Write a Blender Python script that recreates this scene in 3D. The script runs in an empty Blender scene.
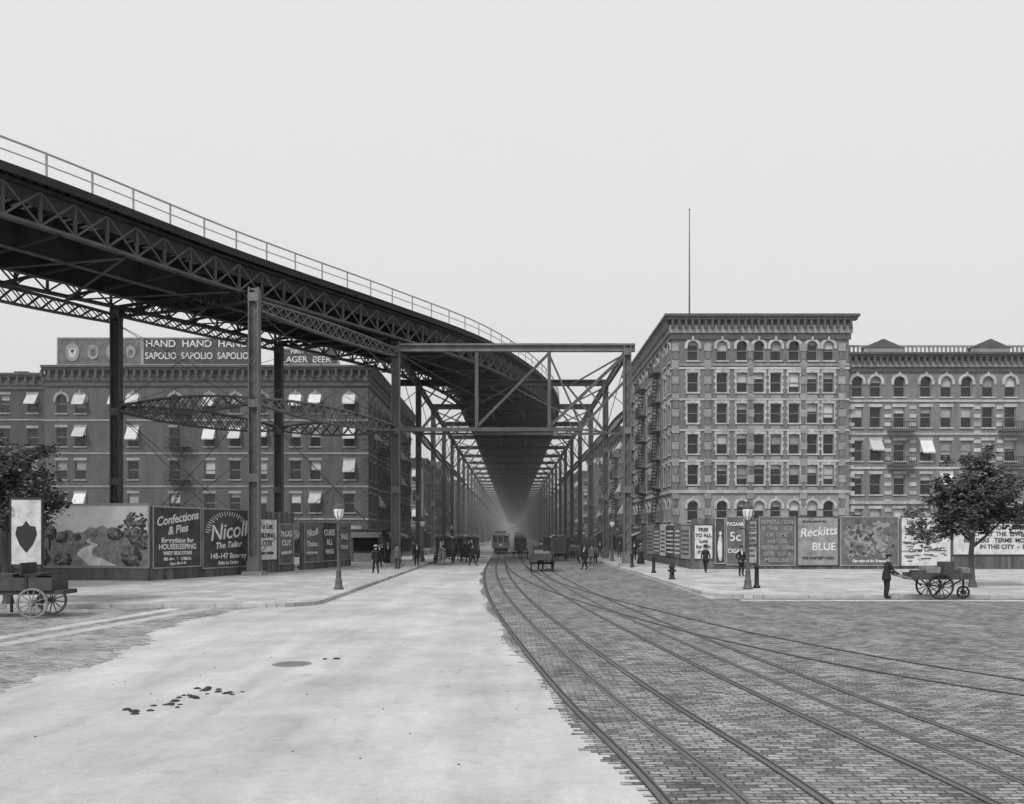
import bpy, bmesh, math, random, bisect
from mathutils import Vector, Matrix
random.seed(7)
S=bpy.context.scene
COL=S.collection
V=Vector
# ---------------------------------------------------------------- materials
MATS={}
def mat(name,val,var=0.15,scale=1.5,rough=0.85,bump=0.0,bscale=20,stretch=(1,1,1),metal=0.0,island=0.0,spec=0.3):
    if name in MATS: return MATS[name]
    m=bpy.data.materials.new(name); m.use_nodes=True
    nt=m.node_tree; N=nt.nodes; L=nt.links
    b=N['Principled BSDF']
    b.inputs['Roughness'].default_value=rough
    b.inputs['Metallic'].default_value=metal
    b.inputs['Specular IOR Level'].default_value=spec
    tc=N.new('ShaderNodeTexCoord'); mp=N.new('ShaderNodeMapping')
    mp.inputs['Scale'].default_value=stretch
    L.new(tc.outputs['Object'],mp.inputs[0])
    n1=N.new('ShaderNodeTexNoise'); n1.inputs['Scale'].default_value=scale; n1.inputs['Detail'].default_value=6
    n1.inputs['Roughness'].default_value=0.65
    L.new(mp.outputs[0],n1.inputs['Vector'])
    mr=N.new('ShaderNodeMapRange')
    mr.inputs['From Min'].default_value=0.3; mr.inputs['From Max'].default_value=0.7
    mr.inputs['To Min'].default_value=val*(1-var); mr.inputs['To Max'].default_value=val*(1+var)
    L.new(n1.outputs[0],mr.inputs[0])
    out=mr.outputs[0]
    if island>0:
        g=N.new('ShaderNodeNewGeometry')
        m2=N.new('ShaderNodeMapRange'); m2.inputs['To Min'].default_value=1-island; m2.inputs['To Max'].default_value=1+island
        L.new(g.outputs['Random Per Island'],m2.inputs[0])
        mu=N.new('ShaderNodeMath'); mu.operation='MULTIPLY'
        L.new(out,mu.inputs[0]); L.new(m2.outputs[0],mu.inputs[1]); out=mu.outputs[0]
    cb=N.new('ShaderNodeCombineColor')
    for i in range(3): L.new(out,cb.inputs[i])
    L.new(cb.outputs[0],b.inputs['Base Color'])
    if bump>0:
        n2=N.new('ShaderNodeTexNoise'); n2.inputs['Scale'].default_value=bscale; n2.inputs['Detail'].default_value=4
        L.new(tc.outputs['Object'],n2.inputs['Vector'])
        bp=N.new('ShaderNodeBump'); bp.inputs['Strength'].default_value=bump; bp.inputs['Distance'].default_value=0.03
        L.new(n2.outputs[0],bp.inputs['Height']); L.new(bp.outputs[0],b.inputs['Normal'])
    MATS[name]=m
    return m
def brickmat(name,v1,v2,mort,bw,bh,ms,bump=0.5,dist=0.03,offset=0.5,stain=0.25,stainscale=(0.25,0.08,1),rot=0.0,vertical=False,rough=0.8,dust=None,dustr=(.5,.68)):
    m=bpy.data.materials.new(name); m.use_nodes=True
    nt=m.node_tree; N=nt.nodes; L=nt.links; b=N['Principled BSDF']
    b.inputs['Roughness'].default_value=rough; b.inputs['Specular IOR Level'].default_value=0.35
    tc=N.new('ShaderNodeTexCoord')
    src=tc.outputs['Object']
    if vertical:
        sp=N.new('ShaderNodeSeparateXYZ'); L.new(src,sp.inputs[0])
        ad=N.new('ShaderNodeMath'); ad.operation='ADD'; L.new(sp.outputs[0],ad.inputs[0]); L.new(sp.outputs[1],ad.inputs[1])
        cx=N.new('ShaderNodeCombineXYZ'); L.new(ad.outputs[0],cx.inputs[0]); L.new(sp.outputs[2],cx.inputs[1]); src=cx.outputs[0]
    ns=N.new('ShaderNodeTexNoise'); ns.inputs['Scale'].default_value=2.6; ns.inputs['Detail'].default_value=4
    L.new(src,ns.inputs['Vector'])
    sub=N.new('ShaderNodeVectorMath'); sub.operation='SUBTRACT'; sub.inputs[1].default_value=(0.5,0.5,0.5)
    L.new(ns.outputs['Color'],sub.inputs[0])
    sc=N.new('ShaderNodeVectorMath'); sc.operation='SCALE'; sc.inputs['Scale'].default_value=dist*4
    L.new(sub.outputs[0],sc.inputs[0])
    ad2=N.new('ShaderNodeVectorMath'); ad2.operation='ADD'; L.new(src,ad2.inputs[0]); L.new(sc.outputs[0],ad2.inputs[1])
    mp=N.new('ShaderNodeMapping'); mp.inputs['Rotation'].default_value=(0,0,rot); L.new(ad2.outputs[0],mp.inputs[0])
    br=N.new('ShaderNodeTexBrick'); br.inputs['Scale'].default_value=1.0
    br.inputs['Color1'].default_value=(v1,v1,v1,1); br.inputs['Color2'].default_value=(v2,v2,v2,1); br.inputs['Mortar'].default_value=(mort,mort,mort,1)
    br.inputs['Brick Width'].default_value=bw; br.inputs['Row Height'].default_value=bh
    br.inputs['Mortar Size'].default_value=ms; br.inputs['Mortar Smooth'].default_value=0.7
    br.offset=offset
    L.new(mp.outputs[0],br.inputs['Vector'])
    m3=N.new('ShaderNodeMapping'); m3.inputs['Scale'].default_value=stainscale; L.new(src,m3.inputs[0])
    n3=N.new('ShaderNodeTexNoise'); n3.inputs['Scale'].default_value=2.0; n3.inputs['Detail'].default_value=8; n3.inputs['Roughness'].default_value=0.7
    L.new(m3.outputs[0],n3.inputs['Vector'])
    mr=N.new('ShaderNodeMapRange'); mr.inputs['From Min'].default_value=0.3; mr.inputs['From Max'].default_value=0.7
    mr.inputs['To Min'].default_value=1-stain; mr.inputs['To Max'].default_value=1+stain
    L.new(n3.outputs[0],mr.inputs[0])
    n4=N.new('ShaderNodeTexNoise'); n4.inputs['Scale'].default_value=26; n4.inputs['Detail'].default_value=4
    L.new(src,n4.inputs['Vector'])
    mr4=N.new('ShaderNodeMapRange'); mr4.inputs['From Min'].default_value=0.3; mr4.inputs['From Max'].default_value=0.7
    mr4.inputs['To Min'].default_value=.7; mr4.inputs['To Max'].default_value=1.3; L.new(n4.outputs[0],mr4.inputs[0])
    mm=N.new('ShaderNodeMath'); mm.operation='MULTIPLY'; L.new(mr.outputs[0],mm.inputs[0]); L.new(mr4.outputs[0],mm.inputs[1])
    col=br.outputs['Color']
    if dust:
        n5=N.new('ShaderNodeTexNoise'); n5.inputs['Scale'].default_value=.8; n5.inputs['Detail'].default_value=8; n5.inputs['Roughness'].default_value=.75
        L.new(src,n5.inputs['Vector'])
        m5=N.new('ShaderNodeMapRange'); m5.inputs['From Min'].default_value=dustr[0]; m5.inputs['From Max'].default_value=dustr[1]; m5.inputs['To Max'].default_value=.85
        L.new(n5.outputs[0],m5.inputs[0])
        mx=N.new('ShaderNodeMix'); mx.data_type='RGBA'; L.new(m5.outputs[0],mx.inputs[0]); L.new(col,mx.inputs[6]); mx.inputs[7].default_value=(dust,dust,dust,1); col=mx.outputs[2]
    s2=N.new('ShaderNodeVectorMath'); s2.operation='SCALE'; L.new(col,s2.inputs[0]); L.new(mm.outputs[0],s2.inputs['Scale'])
    L.new(s2.outputs[0],b.inputs['Base Color'])
    inv=N.new('ShaderNodeMath'); inv.operation='SUBTRACT'; inv.inputs[0].default_value=1.0; L.new(br.outputs['Fac'],inv.inputs[1])
    ah=N.new('ShaderNodeMath'); ah.operation='MULTIPLY_ADD'; L.new(n4.outputs[0],ah.inputs[0]); ah.inputs[1].default_value=0.6; L.new(inv.outputs[0],ah.inputs[2])
    bp=N.new('ShaderNodeBump'); bp.inputs['Strength'].default_value=bump; bp.inputs['Distance'].default_value=0.02
    L.new(ah.outputs[0],bp.inputs['Height']); L.new(bp.outputs[0],b.inputs['Normal'])
    MATS[name]=m; return m

STEEL=mat('painted_steel',0.085,0.3,1.2,0.65,stretch=(1,1,.3))
STEELD=mat('dark_steel',0.028,0.3,1.0,0.8)
STEELL=mat('weathered_steel',0.14,0.3,1.2,0.7,stretch=(1,1,.3))
WOOD=mat('tie_wood',0.03,0.3,3,0.9,island=.3)
RAILP=mat('railing_paint',0.34,0.2,2,0.7)
GLASS=mat('window_glass',0.015,0.5,0.4,0.12,spec=0.4)
BLIND=mat('window_blind',0.36,0.2,0.7,0.9,island=.4)
SASH=mat('sash_paint',0.2,0.1,2,0.6)
STONEL=mat('light_stone',0.40,0.28,1.2,0.85,bump=.2,stretch=(1,1,.4),island=.15)
STONEM=mat('mid_stone',0.26,0.3,1.2,0.85,bump=.2,island=.12)
STONED=mat('dark_brownstone',0.08,0.3,1.2,0.85)
AWN=mat('awning_canvas',0.55,0.15,3,0.9,island=.25)
AWND=mat('dark_awning_canvas',0.12,0.2,3,0.9)
ROOF=mat('roof_tar',0.06,0.2,1,0.95)
IRON=mat('fire_escape_iron',0.025,0.2,2,0.6)
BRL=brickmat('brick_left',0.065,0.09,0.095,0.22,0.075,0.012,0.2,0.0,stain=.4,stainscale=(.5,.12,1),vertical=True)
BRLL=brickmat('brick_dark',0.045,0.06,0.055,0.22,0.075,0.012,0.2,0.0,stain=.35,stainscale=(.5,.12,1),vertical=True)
BRR=brickmat('brick_right',0.13,0.165,0.155,0.22,0.075,0.012,0.2,0.0,stain=.38,stainscale=(.5,.12,1),vertical=True)
BRR2=brickmat('brick_tan',0.15,0.19,0.17,0.22,0.075,0.012,0.2,0.0,stain=.35,stainscale=(.5,.12,1),vertical=True)
BRF=brickmat('brick_far',0.15,0.19,0.17,0.22,0.075,0.012,0.2,0.0,stain=.3,stainscale=(.5,.12,1),vertical=True)
WPAINT=mat('white_paint',0.58,0.25,2.5,0.7)
WHITEB=mat('white_bill',0.52,0.3,2,0.85)
GREYB=mat('grey_bill',0.24,0.35,1.4,0.85)
DARKB=mat('dark_bill',0.06,0.5,1.6,0.85)
MIDB=mat('mid_bill',0.12,0.45,1.3,0.85)
BLACK=mat('black_paint',0.03,0.2,2,0.5)
CARTW=mat('wagon_wood',0.06,0.3,4,0.8,bump=.2)
CARTL=mat('crate_wood',0.20,0.3,4,0.85,bump=.2)
FENCEW=mat('fence_wood',0.10,0.4,2,0.9,island=.3,stretch=(1,1,.3))
SUIT=mat('dark_wool',0.025,0.2,8,0.95)
SUIT2=mat('grey_wool',0.10,0.2,8,0.95)
SHIRT=mat('white_cotton',0.6,0.1,8,0.9)
SKIN=mat('skin',0.36,0.06,10,0.6)
HAIR=mat('hair',0.04,0.2,30,0.7)
STRAW=mat('straw_hat',0.5,0.1,20,0.8)
LEATH=mat('leather',0.02,0.2,10,0.5)
HORSE1=mat('bay_horse_coat',0.05,0.25,5,0.6)
HORSE2=mat('grey_horse_coat',0.3,0.25,4,0.7)
LEAF=mat('foliage',0.07,0.3,2,0.6,island=.6)
BARK=mat('bark',0.08,0.3,8,0.95,bump=.6)
LGLASS=mat('lantern_glass',0.65,0.05,5,0.25,spec=.6)
DIRT=mat('dirt',0.24,0.25,0.3,0.95,bump=.3,bscale=6)
DUNG=mat('dung',0.035,0.3,20,0.95,bump=.6)
CURB=mat('curb_granite',0.34,0.25,2,0.85,bump=.3,island=.2)
XWALK=mat('bridging_stone',0.40,0.25,2,0.85,bump=.3,island=.18)
RAILS=mat('rail_steel',0.13,0.25,1,0.4,metal=.4,stretch=(4,.2,1))
GROOVE=mat('rail_groove',0.04,0.3,3,0.9)
MANH=mat('cast_iron_cover',0.18,0.3,5,0.7,bump=.4)
SETTS=brickmat('granite_setts',0.09,0.30,0.07,0.23,0.10,0.015,1.0,0.028,stain=.42,stainscale=(.6,.2,1),dust=.28,dustr=(.50,.70))
SETTL=brickmat('granite_setts_dusty',0.14,0.36,0.10,0.23,0.11,0.015,0.9,0.028,stain=.36,stainscale=(.3,.3,1),dust=.36,dustr=(.46,.64))
FLAG=brickmat('sidewalk_flagstone',0.32,0.43,0.2,1.5,1.5,0.014,0.3,0.004,stain=.33,stainscale=(.5,.5,1))
def asphaltmat():
    m=bpy.data.materials.new('dusty_asphalt'); m.use_nodes=True; nt=m.node_tree; N=nt.nodes; L=nt.links; b=N['Principled BSDF']
    b.inputs['Roughness'].default_value=.85; b.inputs['Specular IOR Level'].default_value=.25
    tc=N.new('ShaderNodeTexCoord')
    def nz(st,scale,lo,hi,det=6,fm=.3,fx=.7,dis=.3,rot=0,ro=.6):
        mp=N.new('ShaderNodeMapping'); mp.inputs['Scale'].default_value=st; mp.inputs['Rotation'].default_value=(0,0,rot); L.new(tc.outputs['Object'],mp.inputs[0])
        n=N.new('ShaderNodeTexNoise'); n.inputs['Scale'].default_value=scale; n.inputs['Detail'].default_value=det; n.inputs['Roughness'].default_value=ro
        n.inputs['Distortion'].default_value=dis
        L.new(mp.outputs[0],n.inputs['Vector'])
        mr=N.new('ShaderNodeMapRange'); mr.interpolation_type='SMOOTHSTEP'; mr.inputs['From Min'].default_value=fm; mr.inputs['From Max'].default_value=fx
        mr.inputs['To Min'].default_value=lo; mr.inputs['To Max'].default_value=hi; L.new(n.outputs[0],mr.inputs[0]); return mr.outputs[0],n.outputs[0]
    # broad tone drift, soft wheel-worn lanes, blotchy dirt, small stains, faint oblique sweeps, grain
    L_=[nz((1,1,1),.16,.84,1.12,4),nz((.9,.07,1),1.0,.90,1.06,2,ro=.4),nz((1,1,1),.7,.88,1.08,8,ro=.7),nz((1,1,1),1.9,1.0,.74,7,.58,.78,.9),nz((1,1,1),7,.92,1.06,7,ro=.75),
        nz((.8,.2,1),1.1,1.0,.86,5,.52,.72,.8,.35,.5),nz((3.2,.22,1),1.0,.965,1.02,2,ro=.4,rot=.04),nz((1,1,1),18,1.0,.8,3,.64,.74)]
    e,eh=nz((1,1,1),70,.82,1.14,3)
    L_.append((e,eh))
    o=None
    for x,_ in L_:
        mu=N.new('ShaderNodeMath'); mu.operation='MULTIPLY'
        if o is None: mu.inputs[0].default_value=.45
        else: L.new(o,mu.inputs[0])
        L.new(x,mu.inputs[1]); o=mu.outputs[0]
    cb=N.new('ShaderNodeCombineColor')
    for i in range(3): L.new(o,cb.inputs[i])
    L.new(cb.outputs[0],b.inputs['Base Color'])
    bp=N.new('ShaderNodeBump'); bp.inputs['Strength'].default_value=.5; bp.inputs['Distance'].default_value=.012; L.new(eh,bp.inputs['Height']); L.new(bp.outputs[0],b.inputs['Normal'])
    return m
ASPH=asphaltmat()

# ---------------------------------------------------------------- mesh builder
Z=V((0,0,1))
class MB:
    def __init__(s): s.v=[];s.f=[];s.m=[];s.mats=[]
    def mi(s,m):
        if m not in s.mats: s.mats.append(m)
        return s.mats.index(m)
    def poly(s,pts,m):
        i=len(s.v); s.v.extend([tuple(p) for p in pts]); s.f.append(tuple(range(i,i+len(pts)))); s.m.append(s.mi(m))
    def hexa(s,c,m):
        i=len(s.v); s.v.extend([tuple(p) for p in c]); k=s.mi(m)
        for q in ((0,3,2,1),(4,5,6,7),(0,1,5,4),(1,2,6,5),(2,3,7,6),(3,0,4,7)):
            s.f.append(tuple(i+a for a in q)); s.m.append(k)
    def box(s,x0,x1,y0,y1,z0,z1,m):
        s.hexa([(x0,y0,z0),(x1,y0,z0),(x1,y1,z0),(x0,y1,z0),(x0,y0,z1),(x1,y0,z1),(x1,y1,z1),(x0,y1,z1)],m)
    def fbox(s,F,u0,u1,n0,n1,z0,z1,m):
        s.hexa([F(u0,n0,z0),F(u1,n0,z0),F(u1,n1,z0),F(u0,n1,z0),F(u0,n0,z1),F(u1,n0,z1),F(u1,n1,z1),F(u0,n1,z1)],m)
    def beam(s,p,q,w,h,m,up=Z):
        p=V(p);q=V(q); d=(q-p)
        if d.length<1e-6: return
        d.normalize()
        a=d.cross(up)
        if a.length<1e-3: a=d.cross(V((0,1,0)))
        a.normalize(); b=a.cross(d).normalized()
        a=a*w/2; b=b*h/2
        s.hexa([p-a-b,p+a-b,q+a-b,q-a-b,p-a+b,p+a+b,q+a+b,q-a+b],m)
    def cyl(s,p,q,r1,r2,m,n=8,caps=True):
        p=V(p);q=V(q); d=(q-p).normalized()
        a=d.cross(Z)
        if a.length<1e-3: a=V((1,0,0))
        a.normalize(); b=d.cross(a)
        i=len(s.v); k=s.mi(m)
        for t in range(n):
            an=2*math.pi*t/n; o=a*math.cos(an)+b*math.sin(an)
            s.v.append(tuple(p+o*r1)); s.v.append(tuple(q+o*r2))
        for t in range(n):
            j=(t+1)%n; s.f.append((i+2*t,i+2*j,i+2*j+1,i+2*t+1)); s.m.append(k)
        if caps:
            s.f.append(tuple(i+2*t for t in range(n))[::-1]); s.m.append(k)
            s.f.append(tuple(i+2*t+1 for t in range(n))); s.m.append(k)
    def lathe(s,c,prof,m,n=12,sx=1,sy=1):
        c=V(c); i=len(s.v); k=s.mi(m)
        for r,z in prof:
            for t in range(n):
                an=2*math.pi*t/n; s.v.append((c.x+r*sx*math.cos(an),c.y+r*sy*math.sin(an),c.z+z))
        for a in range(len(prof)-1):
            for t in range(n):
                j=(t+1)%n; s.f.append((i+a*n+t,i+a*n+j,i+(a+1)*n+j,i+(a+1)*n+t)); s.m.append(k)
    def wheel(s,c,r,m,axis=V((1,0,0)),ns=12,w=.05):
        c=V(c); a=axis.cross(Z).normalized(); b=axis.cross(a).normalized(); n=24
        pts=[c+(a*math.cos(2*math.pi*t/n)+b*math.sin(2*math.pi*t/n))*r for t in range(n)]
        for t in range(n):
            p=pts[t]; q=pts[(t+1)%n]
            ip=c+(p-c)*(1-.08/r*0.8); iq=c+(q-c)*(1-.08/r*0.8); h=axis*w/2
            s.hexa([p-h,q-h,iq-h,ip-h,p+h,q+h,iq+h,ip+h],m)
        for t in range(ns):
            an=2*math.pi*(t+.3)/ns; d=a*math.cos(an)+b*math.sin(an)
            s.cyl(c+d*.05,c+d*(r-.05),.022,.018,m,5,False)
        s.cyl(c-axis*.12,c+axis*.12,.08,.07,m,8)
    def build(s,name,parent=None,smooth=False,loc=None,rotz=0):
        me=bpy.data.meshes.new(name); me.from_pydata(s.v,[],s.f)
        for m in s.mats: me.materials.append(m)
        me.polygons.foreach_set('material_index',s.m)
        if smooth: me.polygons.foreach_set('use_smooth',[True]*len(s.f))
        me.update()
        o=bpy.data.objects.new(name,me); COL.objects.link(o)
        if parent: o.parent=parent
        if loc is not None: o.location=loc
        o.rotation_euler[2]=rotz
        return o
def empty(name,loc=(0,0,0),rotz=0):
    e=bpy.data.objects.new(name,None); COL.objects.link(e); e.location=loc; e.rotation_euler[2]=rotz; e.empty_display_size=.5; return e
def text(parent,s,loc,size,m,rotz=0,sx=1.0,shear=0,align='CENTER',bold=0.0):
    c=bpy.data.curves.new('lettering','FONT'); c.body=s; c.size=size; c.align_x=align; c.align_y='CENTER'; c.extrude=.006; c.shear=shear; c.offset=bold
    c.materials.append(m)
    o=bpy.data.objects.new('lettering',c); COL.objects.link(o); o.location=loc; o.rotation_euler=(math.pi/2,0,rotz); o.scale=(sx,1,1); o.parent=parent
    return o
def frame(O,U,N):
    O=V(O);U=V(U);N=V(N)
    return lambda u,n,z: O+U*u+N*n+Z*z

# ---------------------------------------------------------------- facade
def facade(mb,F,width,floors,W,TR,rnd,detail=2,base=0.0,top=None):
    R=.24
    q=lambda a,b,c,d,m:mb.poly([a,b,c,d],m)
    for fl in floors:
        z0,z1,zb,zt,cols,w=fl['z0'],fl['z1'],fl['zb'],fl['zt'],fl['cols'],fl['w']
        st=fl.get('style','flat'); ap=fl.get('awn',0)
        wm=fl.get('wall',W)
        q(F(0,0,z0),F(width,0,z0),F(width,0,zb),F(0,0,zb),wm)
        q(F(0,0,zt),F(width,0,zt),F(width,0,z1),F(0,0,z1),wm)
        x=0
        for c in cols:
            a=c-w/2;b=c+w/2
            q(F(x,0,zb),F(a,0,zb),F(a,0,zt),F(x,0,zt),wm)
            x=b
            q(F(a,0,zb),F(a,-R,zb),F(a,-R,zt),F(a,0,zt),wm)
            q(F(b,-R,zb),F(b,0,zb),F(b,0,zt),F(b,-R,zt),wm)
            q(F(a,0,zt),F(a,-R,zt),F(b,-R,zt),F(b,0,zt),wm)
            q(F(a,0,zb),F(b,0,zb),F(b,-R,zb),F(a,-R,zb),TR)
            ti=rnd.uniform(-.012,.012)
            q(F(a,-R+ti,zb),F(b,-R-ti,zb),F(b,-R-ti,zt),F(a,-R+ti,zt),GLASS)
            zm=(zb+zt)/2
            if rnd.random()<.6:
                k=rnd.choice([.2,.3,.4,.5,.5,.7]); zz=zt-(zt-zb)*k
                q(F(a+.06,-R+.03,zz),F(b-.06,-R+.03,zz),F(b-.06,-R+.03,zt),F(a+.06,-R+.03,zt),BLIND)
            if detail>1:
                mb.fbox(F,a,a+.07,-R+.04,-R+.1,zb,zt,SASH); mb.fbox(F,b-.07,b,-R+.04,-R+.1,zb,zt,SASH)
                mb.fbox(F,a+.07,b-.07,-R+.04,-R+.1,zm-.035,zm+.035,SASH)
                mb.fbox(F,a+.07,b-.07,-R+.04,-R+.1,zt-.08,zt-.005,SASH)
            mb.fbox(F,a-.14,b+.14,.002,.13,zb-.14,zb-.002,TR)
            if st=='flat': mb.fbox(F,a-.12,b+.12,.003,.06,zt+.002,zt+.27,TR)
            elif st=='quoin':
                mb.fbox(F,a-.2,b+.2,.003,.07,zt+.002,zt+.34,TR)
                mb.fbox(F,c-.12,c+.12,.071,.13,zt+.03,zt+.42,TR)
                mb.fbox(F,a+.05,b-.05,.003,.05,zb-.62,zb-.25,STONEM)
                n=6; h=(zt-zb)/n
                for i in range(n):
                    ww=.25 if i%2 else .13
                    mb.fbox(F,a-ww,a-.002,.003,.045,zb+i*h+.01,zb+(i+1)*h-.01,TR); mb.fbox(F,b+.002,b+ww,.003,.045,zb+i*h+.01,zb+(i+1)*h-.01,TR)
            elif st=='arch':
                r=w/2; zc=zt-r; n=10
                for sgn in (-1,1):
                    pts=[F(c+sgn*r,.003,zt)]
                    arc=[F(c+sgn*r*math.cos(i*math.pi/2/n),.003,zc+r*math.sin(i*math.pi/2/n)) for i in range(n+1)]
                    mb.poly(pts+arc,wm)
                n=12
                for i in range(n):
                    t0=math.pi*i/n;t1=math.pi*(i+1)/n
                    r0=r+.01;r1=r+.28
                    P=lambda r_,t_,nn:F(c+r_*math.cos(t_),nn,zc+r_*math.sin(t_))
                    mb.hexa([P(r0,t0,.005),P(r1,t0,.005),P(r1,t1,.005),P(r0,t1,.005),P(r0,t0,.10),P(r1,t0,.10),P(r1,t1,.10),P(r0,t1,.10)],TR)
                mb.fbox(F,c-.1,c+.1,.101,.17,zt+.02,zt+.42,TR)
                for sg in (-1,1): mb.fbox(F,min(c+sg*(r+.02),c+sg*(r+.26)),max(c+sg*(r+.02),c+sg*(r+.26)),.004,.12,zc-.25,zc-.003,TR)
            if rnd.random()<ap:
                d=.75; zz=zt-.85-rnd.random()*.4
                q(F(a-.05,.07,zt),F(b+.05,.07,zt),F(b+.05,d,zz),F(a-.05,d,zz),AWN)
                q(F(a-.05,d,zz),F(b+.05,d,zz),F(b+.05,d,zz-.15),F(a-.05,d,zz-.15),AWN)
                mb.poly([F(a-.05,.07,zt),F(a-.05,d,zz),F(a-.05,.07,zz)],AWN); mb.poly([F(b+.05,.07,zt),F(b+.05,d,zz),F(b+.05,.07,zz)],AWN)
        q(F(x,0,zb),F(width,0,zb),F(width,0,zt),F(x,0,zt),wm)
def belts(mb,F,width,zs,m,h=.18,p=.08):
    for z in zs: mb.fbox(F,-.05,width+.05,.002,p,z-h/2,z+h/2,m)
def cornice(mb,F,width,z,m,h=1.2,proj=.8,step=.9,e0=0,e1=0,m2=None):
    m2=m2 or m
    mb.fbox(F,-e0*proj*.35,width+e1*proj*.35,-.02,proj*.35,z-h,z-h*.55,m2)
    mb.fbox(F,-e0*proj*.2,width+e1*proj*.2,-.02,proj*.2,z-h*1.35,z-h*1.003,m)
    mb.fbox(F,-e0*proj*.8,width+e1*proj*.8,-.02,proj*.8,z-h*.28,z-h*.12,m)
    mb.fbox(F,-e0*proj,width+e1*proj,-.02,proj,z-h*.118,z+.05,m)
    n=max(2,int(width/step))
    for i in range(n+1):
        u=i*width/n
        mb.fbox(F,u-.11,u+.11,proj*.352,proj*.78,z-h*.75,z-h*.283,m)
def fire_escape(mb,F,u,zs,w=2.6,d=.95):
    for i,z in enumerate(zs):
        mb.fbox(F,u-w/2,u+w/2,.02,d,z-.05,z,IRON)
        for zz in (.5,.95):
            mb.beam(F(u-w/2,d,z+zz),F(u+w/2,d,z+zz),.04,.04,IRON)
            mb.beam(F(u-w/2,.03,z+zz),F(u-w/2,d,z+zz),.04,.04,IRON); mb.beam(F(u+w/2,.03,z+zz),F(u+w/2,d,z+zz),.04,.04,IRON)
        k=int(w/.22)
        for j in range(k+1):
            x=u-w/2+j*w/k; mb.beam(F(x,d,z),F(x,d,z+.95),.025,.025,IRON)
        for x in (u-w/2,u+w/2):
            mb.beam(F(x,.03,z-.7),F(x,d,z-.06),.04,.04,IRON)
        if i<len(zs)-1:
            z2=zs[i+1]
            for dd in (.3,.75): mb.beam(F(u-w*.35,dd,z),F(u+w*.3,dd,z2),.05,.09,IRON)
            for j in range(9):
                t=(j+.5)/9; mb.beam(F(u-w*.35+t*w*.65,.3,z+(z2-z)*t),F(u-w*.35+t*w*.65,.75,z+(z2-z)*t),.03,.14,IRON)
def shopfront(mb,F,width,z1,W,TR,rnd,n,awn=.5):
    p=.5; R=.5; bw=width/n
    mb.poly([F(0,0,3.2),F(width,0,3.2),F(width,0,z1),F(0,0,z1)],W)
    mb.fbox(F,0,width,.003,.12,3.0,3.6,TR)
    for i in range(n):
        u0=i*bw; 
        mb.fbox(F,u0,u0+p,-R,.04,0,3.2,W)
        a=u0+p;b=u0+bw if i<n-1 else width-p
        mb.poly([F(a,-R,.5),F(b,-R,.5),F(b,-R,3.2),F(a,-R,3.2)],GLASS)
        mb.fbox(F,a,b,-R-.02,-R+.15,0,.6,TR)
        mb.fbox(F,(a+b)/2-.05,(a+b)/2+.05,-R+.002,-R+.1,.6,3.0,SASH)
        mb.fbox(F,a,b,-R+.003,-R+.08,2.35,2.45,SASH)
        if rnd.random()<.5: mb.fbox(F,a+.2,b-.2,.121,.15,3.08,3.52,rnd.choice([WHITEB,DARKB,GREYB]))
        if rnd.random()<awn:
            m=rnd.choice([AWN,AWND,AWND])
            mb.poly([F(a,.05,3.0),F(b,.05,3.0),F(b,1.7,2.35),F(a,1.7,2.35)],m); mb.poly([F(a,1.7,2.35),F(b,1.7,2.35),F(b,1.7,2.05),F(a,1.7,2.05)],m)
    mb.fbox(F,width-p,width,-R,.04,0,3.2,W)
def even(width,n,m=1.3):
    return [m+(width-2*m)*i/(n-1) for i in range(n)]
X1=V((1,0,0));Y1=V((0,1,0))
def shell(mb,x0,x1,y0,y1,z,m,skip=()):
    if 'back' not in skip: mb.poly([(x1,y1,0),(x0,y1,0),(x0,y1,z),(x1,y1,z)],m)
    if 'l' not in skip: mb.poly([(x0,y1,0),(x0,y0,0),(x0,y0,z),(x0,y1,z)],m)
    if 'r' not in skip: mb.poly([(x1,y0,0),(x1,y1,0),(x1,y1,z),(x1,y0,z)],m)
    mb.poly([(x0,y0,z-.3),(x1,y0,z-.3),(x1,y1,z-.3),(x0,y1,z-.3)],ROOF)

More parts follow.
